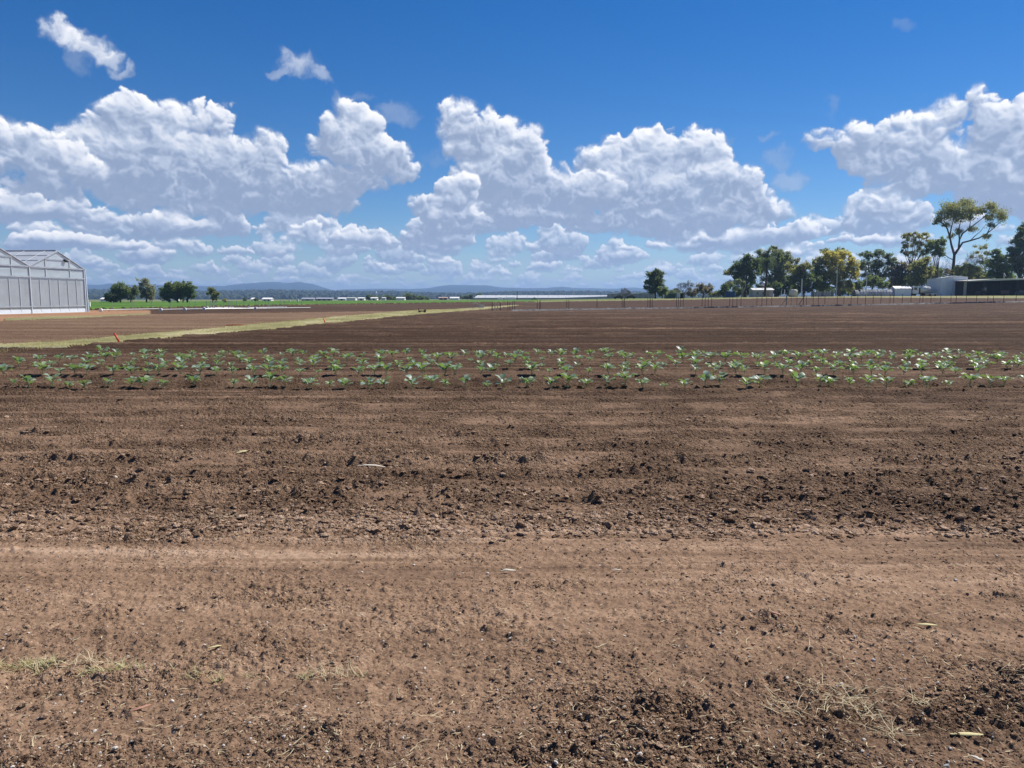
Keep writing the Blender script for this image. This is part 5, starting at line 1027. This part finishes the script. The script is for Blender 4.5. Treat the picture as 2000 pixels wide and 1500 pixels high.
# ------------------------------------------------------------------ far buildings
BG = 'white farm buildings beyond the green field'
def far_shed(label, x0, x1, top, d, roof, wall, pitch=.25, group=BG, name='farm_shed', cat='shed', doors=0):
    px = (x0 + x1) / 2; t = yard(name, label, cat, px, d, 0, group); w = W(x1 - x0, d); z = max(2.2, (P(px, top, d) - t.location).z); e = z * (1 - pitch); D_ = max(6, w * .4)
    MB().box((0, D_ / 2, e / 2), (w, D_, e)).build('wall', wall, t)
    gable_roof(w / 2 + .3, -.4, D_ + .4, e, z).build('roof', roof, t)
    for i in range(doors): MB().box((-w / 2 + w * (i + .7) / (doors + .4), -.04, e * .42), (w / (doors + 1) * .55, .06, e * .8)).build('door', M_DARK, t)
    return t
M_WW = plain('bright_white_wall', (.80, .80, .78), .5, .05); M_GW = plain('mid_grey_wall', (.26, .28, .30), .7, .1); M_PINK = plain('brick_pink', (.42, .30, .27), .8, .15)  # white, even mid grey and brick pink for the far buildings
for a in [('low grey building left of the big grey roofed shed', 589, 612, 585.5, 540, M_STEEL, M_GW, .5, 1), ('big grey roofed open shed with dark bays', 617, 649, 583.3, 545, M_STEEL, M_GW, .45, 3), ('small pale shed right of the big grey roofed shed', 660, 674, 585, 560, M_WHITE, M_STEEL, .4, 1), ('bright white boxy building left of the dark tree clump', 677, 694, 583.6, 540, M_WW, M_WW, .12, 0), ('small white building between two bright white ones', 699, 711, 585, 552, M_WW, M_WHITE, .3, 1), ('white building in front of the dark tree clump', 724, 736, 584, 535, M_WW, M_WW, .3, 1),
          ('tiny white block between dark tree clumps', 746, 752, 585, 535, M_WHITE, M_STEEL, .2, 0), ('white gabled building left of the largest tree mass', 774, 790, 583.6, 540, M_WW, M_WW, .3, 0), ('pinkish building right of the largest tree mass', 857, 874, 584.5, 570, M_PINK, M_PINK, .3, 2), ('low white building right of the pinkish one', 879, 896, 585, 565, M_WW, M_WHITE, .4, 0), ('white hut with steep roof right of paddock trees', 490, 495, 584.5, 520, M_WW, M_WW, .5, 0), ('low white house right of the paddock trees', 512, 529, 586.3, 520, M_WW, M_WHITE, .45, 2), ('white shed behind the leftmost paddock trees', 196, 208, 586.8, 420, M_WW, M_WHITE, .4, 0)]:
    far_shed(a[0], a[1], a[2], a[3], a[4], a[5], a[6], a[7], doors=a[8])
for p, lb in [(325, 'white van seen between trunks of the dense clump, left one'), (340, 'white van seen between trunks of the dense clump, right one')]:
    t = yard('van', lb, 'van', p, 400, 0, 'white vans behind the paddock clump'); MB().prism([(-2.4, .4), (-2.4, 2.0), (1.2, 2.0), (1.8, 1.3), (2.4, 1.1), (2.4, .4)], -.9, .9).build('body', M_WW, t); MB().prism([(.9, 1.3), (1.15, 1.85), (1.25, 1.85), (1.7, 1.3)], -.93, -.91).build('side_window', M_GLASS, t)
    for k in (-1.5, 1.5): MB().tube([(k, -.92, .38), (k, -.7, .38)], .38, 10).build('wheel', M_BLACK, t)
for p, lb in [(581, 'white upright sign board on the green field'), (565, 'small white box on the green field')]:
    t = yard('sign_board' if p > 570 else 'pump_box', lb, 'sign' if p > 570 else 'box', p, 330); h_ = 1.3 if p > 570 else .6; MB().box((0, 0, h_ * .5 + .15), (.7 if p > 570 else .8, .3, h_)).build('panel', M_WW, t); MB().tube([(0, .2, 0), (0, .2, h_ + .2)], .06, 5).build('post', M_STEEL, t)
t = yard('water_tower', 'white water tower standing above the far forest', 'water tower', 735, 2350); k = 2350 / 1500; MB().tube([(0, 0, 0), (0, 0, 9)], 1.6, 10).build('column', M_WHITE, t); zt_ = (P(735, 569.5, 2350) - t.location).z; MB().tube([(0, 0, zt_ - 9), (0, 0, zt_ - 7), (0, 0, zt_ - 1), (0, 0, zt_)], [1.5, 2.8, 2.8, 1.4], 16).build('tank', M_WW, t, True); MB().tube([(0, 0, 8), (0, 0, zt_ - 8.5)], 1.2, 10).build('shaft', M_WHITE, t)
# long net house
d = 615; t = yard('net_house', 'very long white net covered crop house across the far field', 'net house', 1100, d); b0 = t.location; xa, xb, xc = (P(p, 583, d).x - b0.x for p in (928, 1105, 1275)); z1 = (P(930, 576.5, d) - b0).z; z0 = (P(930, 581.6, d) - b0).z; z2 = (P(1200, 576.3, d) - b0).z
M_NETW = film('white_net', (.80, .82, .84), .98, .25); M_NETG = plain('grey_net', (.33, .35, .36), .85, .10, .2, vec=(1, 1, .4))
MB().poly([(xa - 4, 0, -.3), (xb, 0, -.3), (xb, 0, z0), (xa - 1, 0, z0)]).poly([(xb, -1, -.3), (xc, -1, -.3), (xc, -1, z2 * .9), (xb, -1, z0)]).build('wall', M_NETG, t)
MB().poly([(xa - 1, -.2, z0), (xb, -.2, z0), (xb, 7, z1), (xa + 1.5, 7, z1)]).poly([(xa + 1.5, 7, z1), (xb, 7, z1), (xb, 60, z1 + .2), (xa + 1.5, 60, z1 + .2)]).poly([(xb, -1.2, z0 + .1), (xc * .75, -1.2, z2 * .92), (xc * .75, 5, z2 * .98), (xb, 7, z1)]).poly([(xb, 7, z1), (xc, 5, z2 * .9), (xc, 60, z2 * .95), (xb, 60, z1)]).build('roof', M_NETW, t)  # front slope: upper side net leaned back, shaped to catch the sun
for i in range(18): MB().tube([(xa + (xc - xa) * i / 17, -1.1, -.3), (xa + (xc - xa) * i / 17, -1.1, z2 * .92)], .10, 5).build('post', M_STEEL, t)
d = 590
for x0, x1, lb in [(971, 983, 'small white cover standing in front of the net house, left one'), (985, 1008, 'longer white cover standing in front of the net house, right one')]:
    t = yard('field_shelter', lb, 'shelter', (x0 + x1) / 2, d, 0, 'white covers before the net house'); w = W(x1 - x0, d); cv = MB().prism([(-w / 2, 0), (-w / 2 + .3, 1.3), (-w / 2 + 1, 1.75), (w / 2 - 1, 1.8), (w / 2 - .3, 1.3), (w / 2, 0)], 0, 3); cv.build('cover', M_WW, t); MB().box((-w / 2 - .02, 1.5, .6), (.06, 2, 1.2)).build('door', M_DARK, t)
# grey net rows right of it with vehicles
t = yard('net_house', 'low grey net house behind the small leafless shrub', 'net house', 1235, 420); w = W(84, 420); z = (P(1235, 573.5, 420) - t.location).z; MB().box((0, 8, z / 2), (w, 16, z)).build('wall', plain('grey_brown_net', (.27, .26, .25), .85, .15, .3), t); MB().prism([(-w / 2, z), (-w / 4, z + .4), (0, z), (w / 4, z + .4), (w / 2, z)], -.1, 16.2).build('roof', plain('grey_roof_net', (.36, .36, .36), .85, .1), t)
for i in range(9): MB().box((-w / 2 + w * i / 8, -.08, z / 2), (.14, .1, z)).build('post', M_STEEL, t)
for p, lb in [(1207, 'dark parked car left of the small leafless shrub'), (1231, 'dark parked car right of the small leafless shrub')]:
    t = yard('car', lb, 'car', p, 300, 0, 'dark cars by the net house'); MB().prism([(-1.9, .35), (-1.9, .95), (-1.0, 1.05), (-.5, 1.5), (.8, 1.5), (1.4, 1.05), (1.9, .9), (1.9, .35)], -.8, .8).build('body', plain('dark_car_paint', (.03, .03, .035), .4), t); MB().prism([(-.8, 1.08), (-.4, 1.44), (.7, 1.44), (1.1, 1.08)], -.83, -.81).build('side_window', M_GLASS, t)
    for k in (-1.2, 1.2): MB().tube([(k, -.82, .33), (k, -.65, .33)], .33, 12).build('wheel', M_BLACK, t)

# ------------------------------------------------------------------ hills and the forest at their foot
def ridge(name, pts, d, depth, m, seed, rough):
    px = np.linspace(pts[0][0], pts[-1][0], 700); py = ip(pts, px); n = 9; V = []
    ns_ = fbm(px * .02, px * 0 + seed, 5, seed) * rough
    for j in range(n):
        f = j / (n - 1); Yd = d - depth * (1 - f) ** 1.0
        gul = fbm(px * .035, px * 0 + f * 2.2 + seed, 5, seed + 3)
        for i in range(len(px)):
            top_p = P(px[i], py[i] - ns_[i], d); z = top_p.z * (f ** .8) * (1 + .22 * gul[i] * (1 - f)); r_ = ray(px[i], 583); V.append((r_[0] * Yd / r_[1], Yd, z - .4))
    for i in range(len(px)): r_ = ray(px[i], 583); V.append((r_[0] * d / r_[1], d + depth * .5, -2))
    return np_mesh(name, V, grid_faces(n + 1, len(px)), m, None, True)
M_HILL = plain('bush_hill', (.022, .032, .026), .95, .35, .004); M_HILL.node_tree.nodes['Principled BSDF'].inputs['Specular IOR Level'].default_value = 0
MT = [(-900, 566), (0, 562), (165, 558), (200, 558.5), (215, 556.5), (260, 558.5), (300, 559), (375, 560.5), (440, 561), (465, 557), (500, 555), (540, 553.5), (560, 555.5), (585, 553.5), (612, 557), (640, 565), (655, 569), (670, 567), (750, 565.3), (800, 566), (835, 564.5), (860, 561), (880, 558.8), (905, 559.3), (950, 559.5), (975, 563), (1030, 565), (1065, 564), (1100, 561.8), (1120, 564), (1200, 565.5), (1240, 563.5), (1270, 566), (1400, 570), (2000, 574), (3000, 575)]
MT = [(a, 583 - (583 - b_) * 1.10) for a, b_ in MT]
tag(ridge('hills', MT, 8200, 2600, M_HILL, 7, 1.0), kind='structure')
LO = [(-900, 571), (0, 569), (165, 568), (300, 569.5), (400, 572), (480, 571), (540, 569), (600, 571), (700, 573), (760, 572), (830, 575), (900, 577), (950, 575), (1000, 573), (1100, 572.5), (1250, 573.5), (1400, 576), (3000, 579)]
tag(ridge('hills', LO, 3300, 900, M_HILL, 17, 1.2), kind='structure')
n = 9000; Y_ = RNG.uniform(2150, 3280, n); p_ = RNG.uniform(-500, 1500, n); f_ = ((Y_ - 2400) / 900).clip(0, 1); zz = []
X_ = (p_ - 1000) / 1500 * Y_; zb_ = np.array([P(a, b_, 3300).z for a, b_ in zip(p_, ip(LO, p_))]) * f_ ** .8
s_ = RNG.uniform(5, 11, n); V = IV[None] * (1 + RNG.uniform(-.3, .3, (n, 12, 1))) * s_[:, None, None] * np.array([1.1, 1.1, .9]); V[..., 0] += X_[:, None]; V[..., 1] += Y_[:, None]; V[..., 2] += (zb_ + s_ * .35)[:, None]
o = np_mesh('forest', V.reshape(-1, 3), (IF[None] + (np.arange(n) * 12)[:, None, None]).reshape(-1, 3), plain('far_foliage', (.050, .064, .034), .95, .3, .05, 0, 0.0)); tag(o, 'far dark forest covering the low ground under the blue hills', 'forest', kind='stuff')
# ------------------------------------------------------------------ the air
b = NM('valley_haze'); pv = b.n('ShaderNodeVolumePrincipled'); pv.inputs['Color'].default_value = (.40, .63, 1.0, 1); pv.inputs['Density'].default_value = HAZE; pv.inputs['Anisotropy'].default_value = .2
b.l(pv.outputs[0], b.out.inputs['Volume'])
hz = MB().box((0, 6900, 104), (29200, 14500, 214)).build('haze', b.m); tag(hz, kind='stuff')
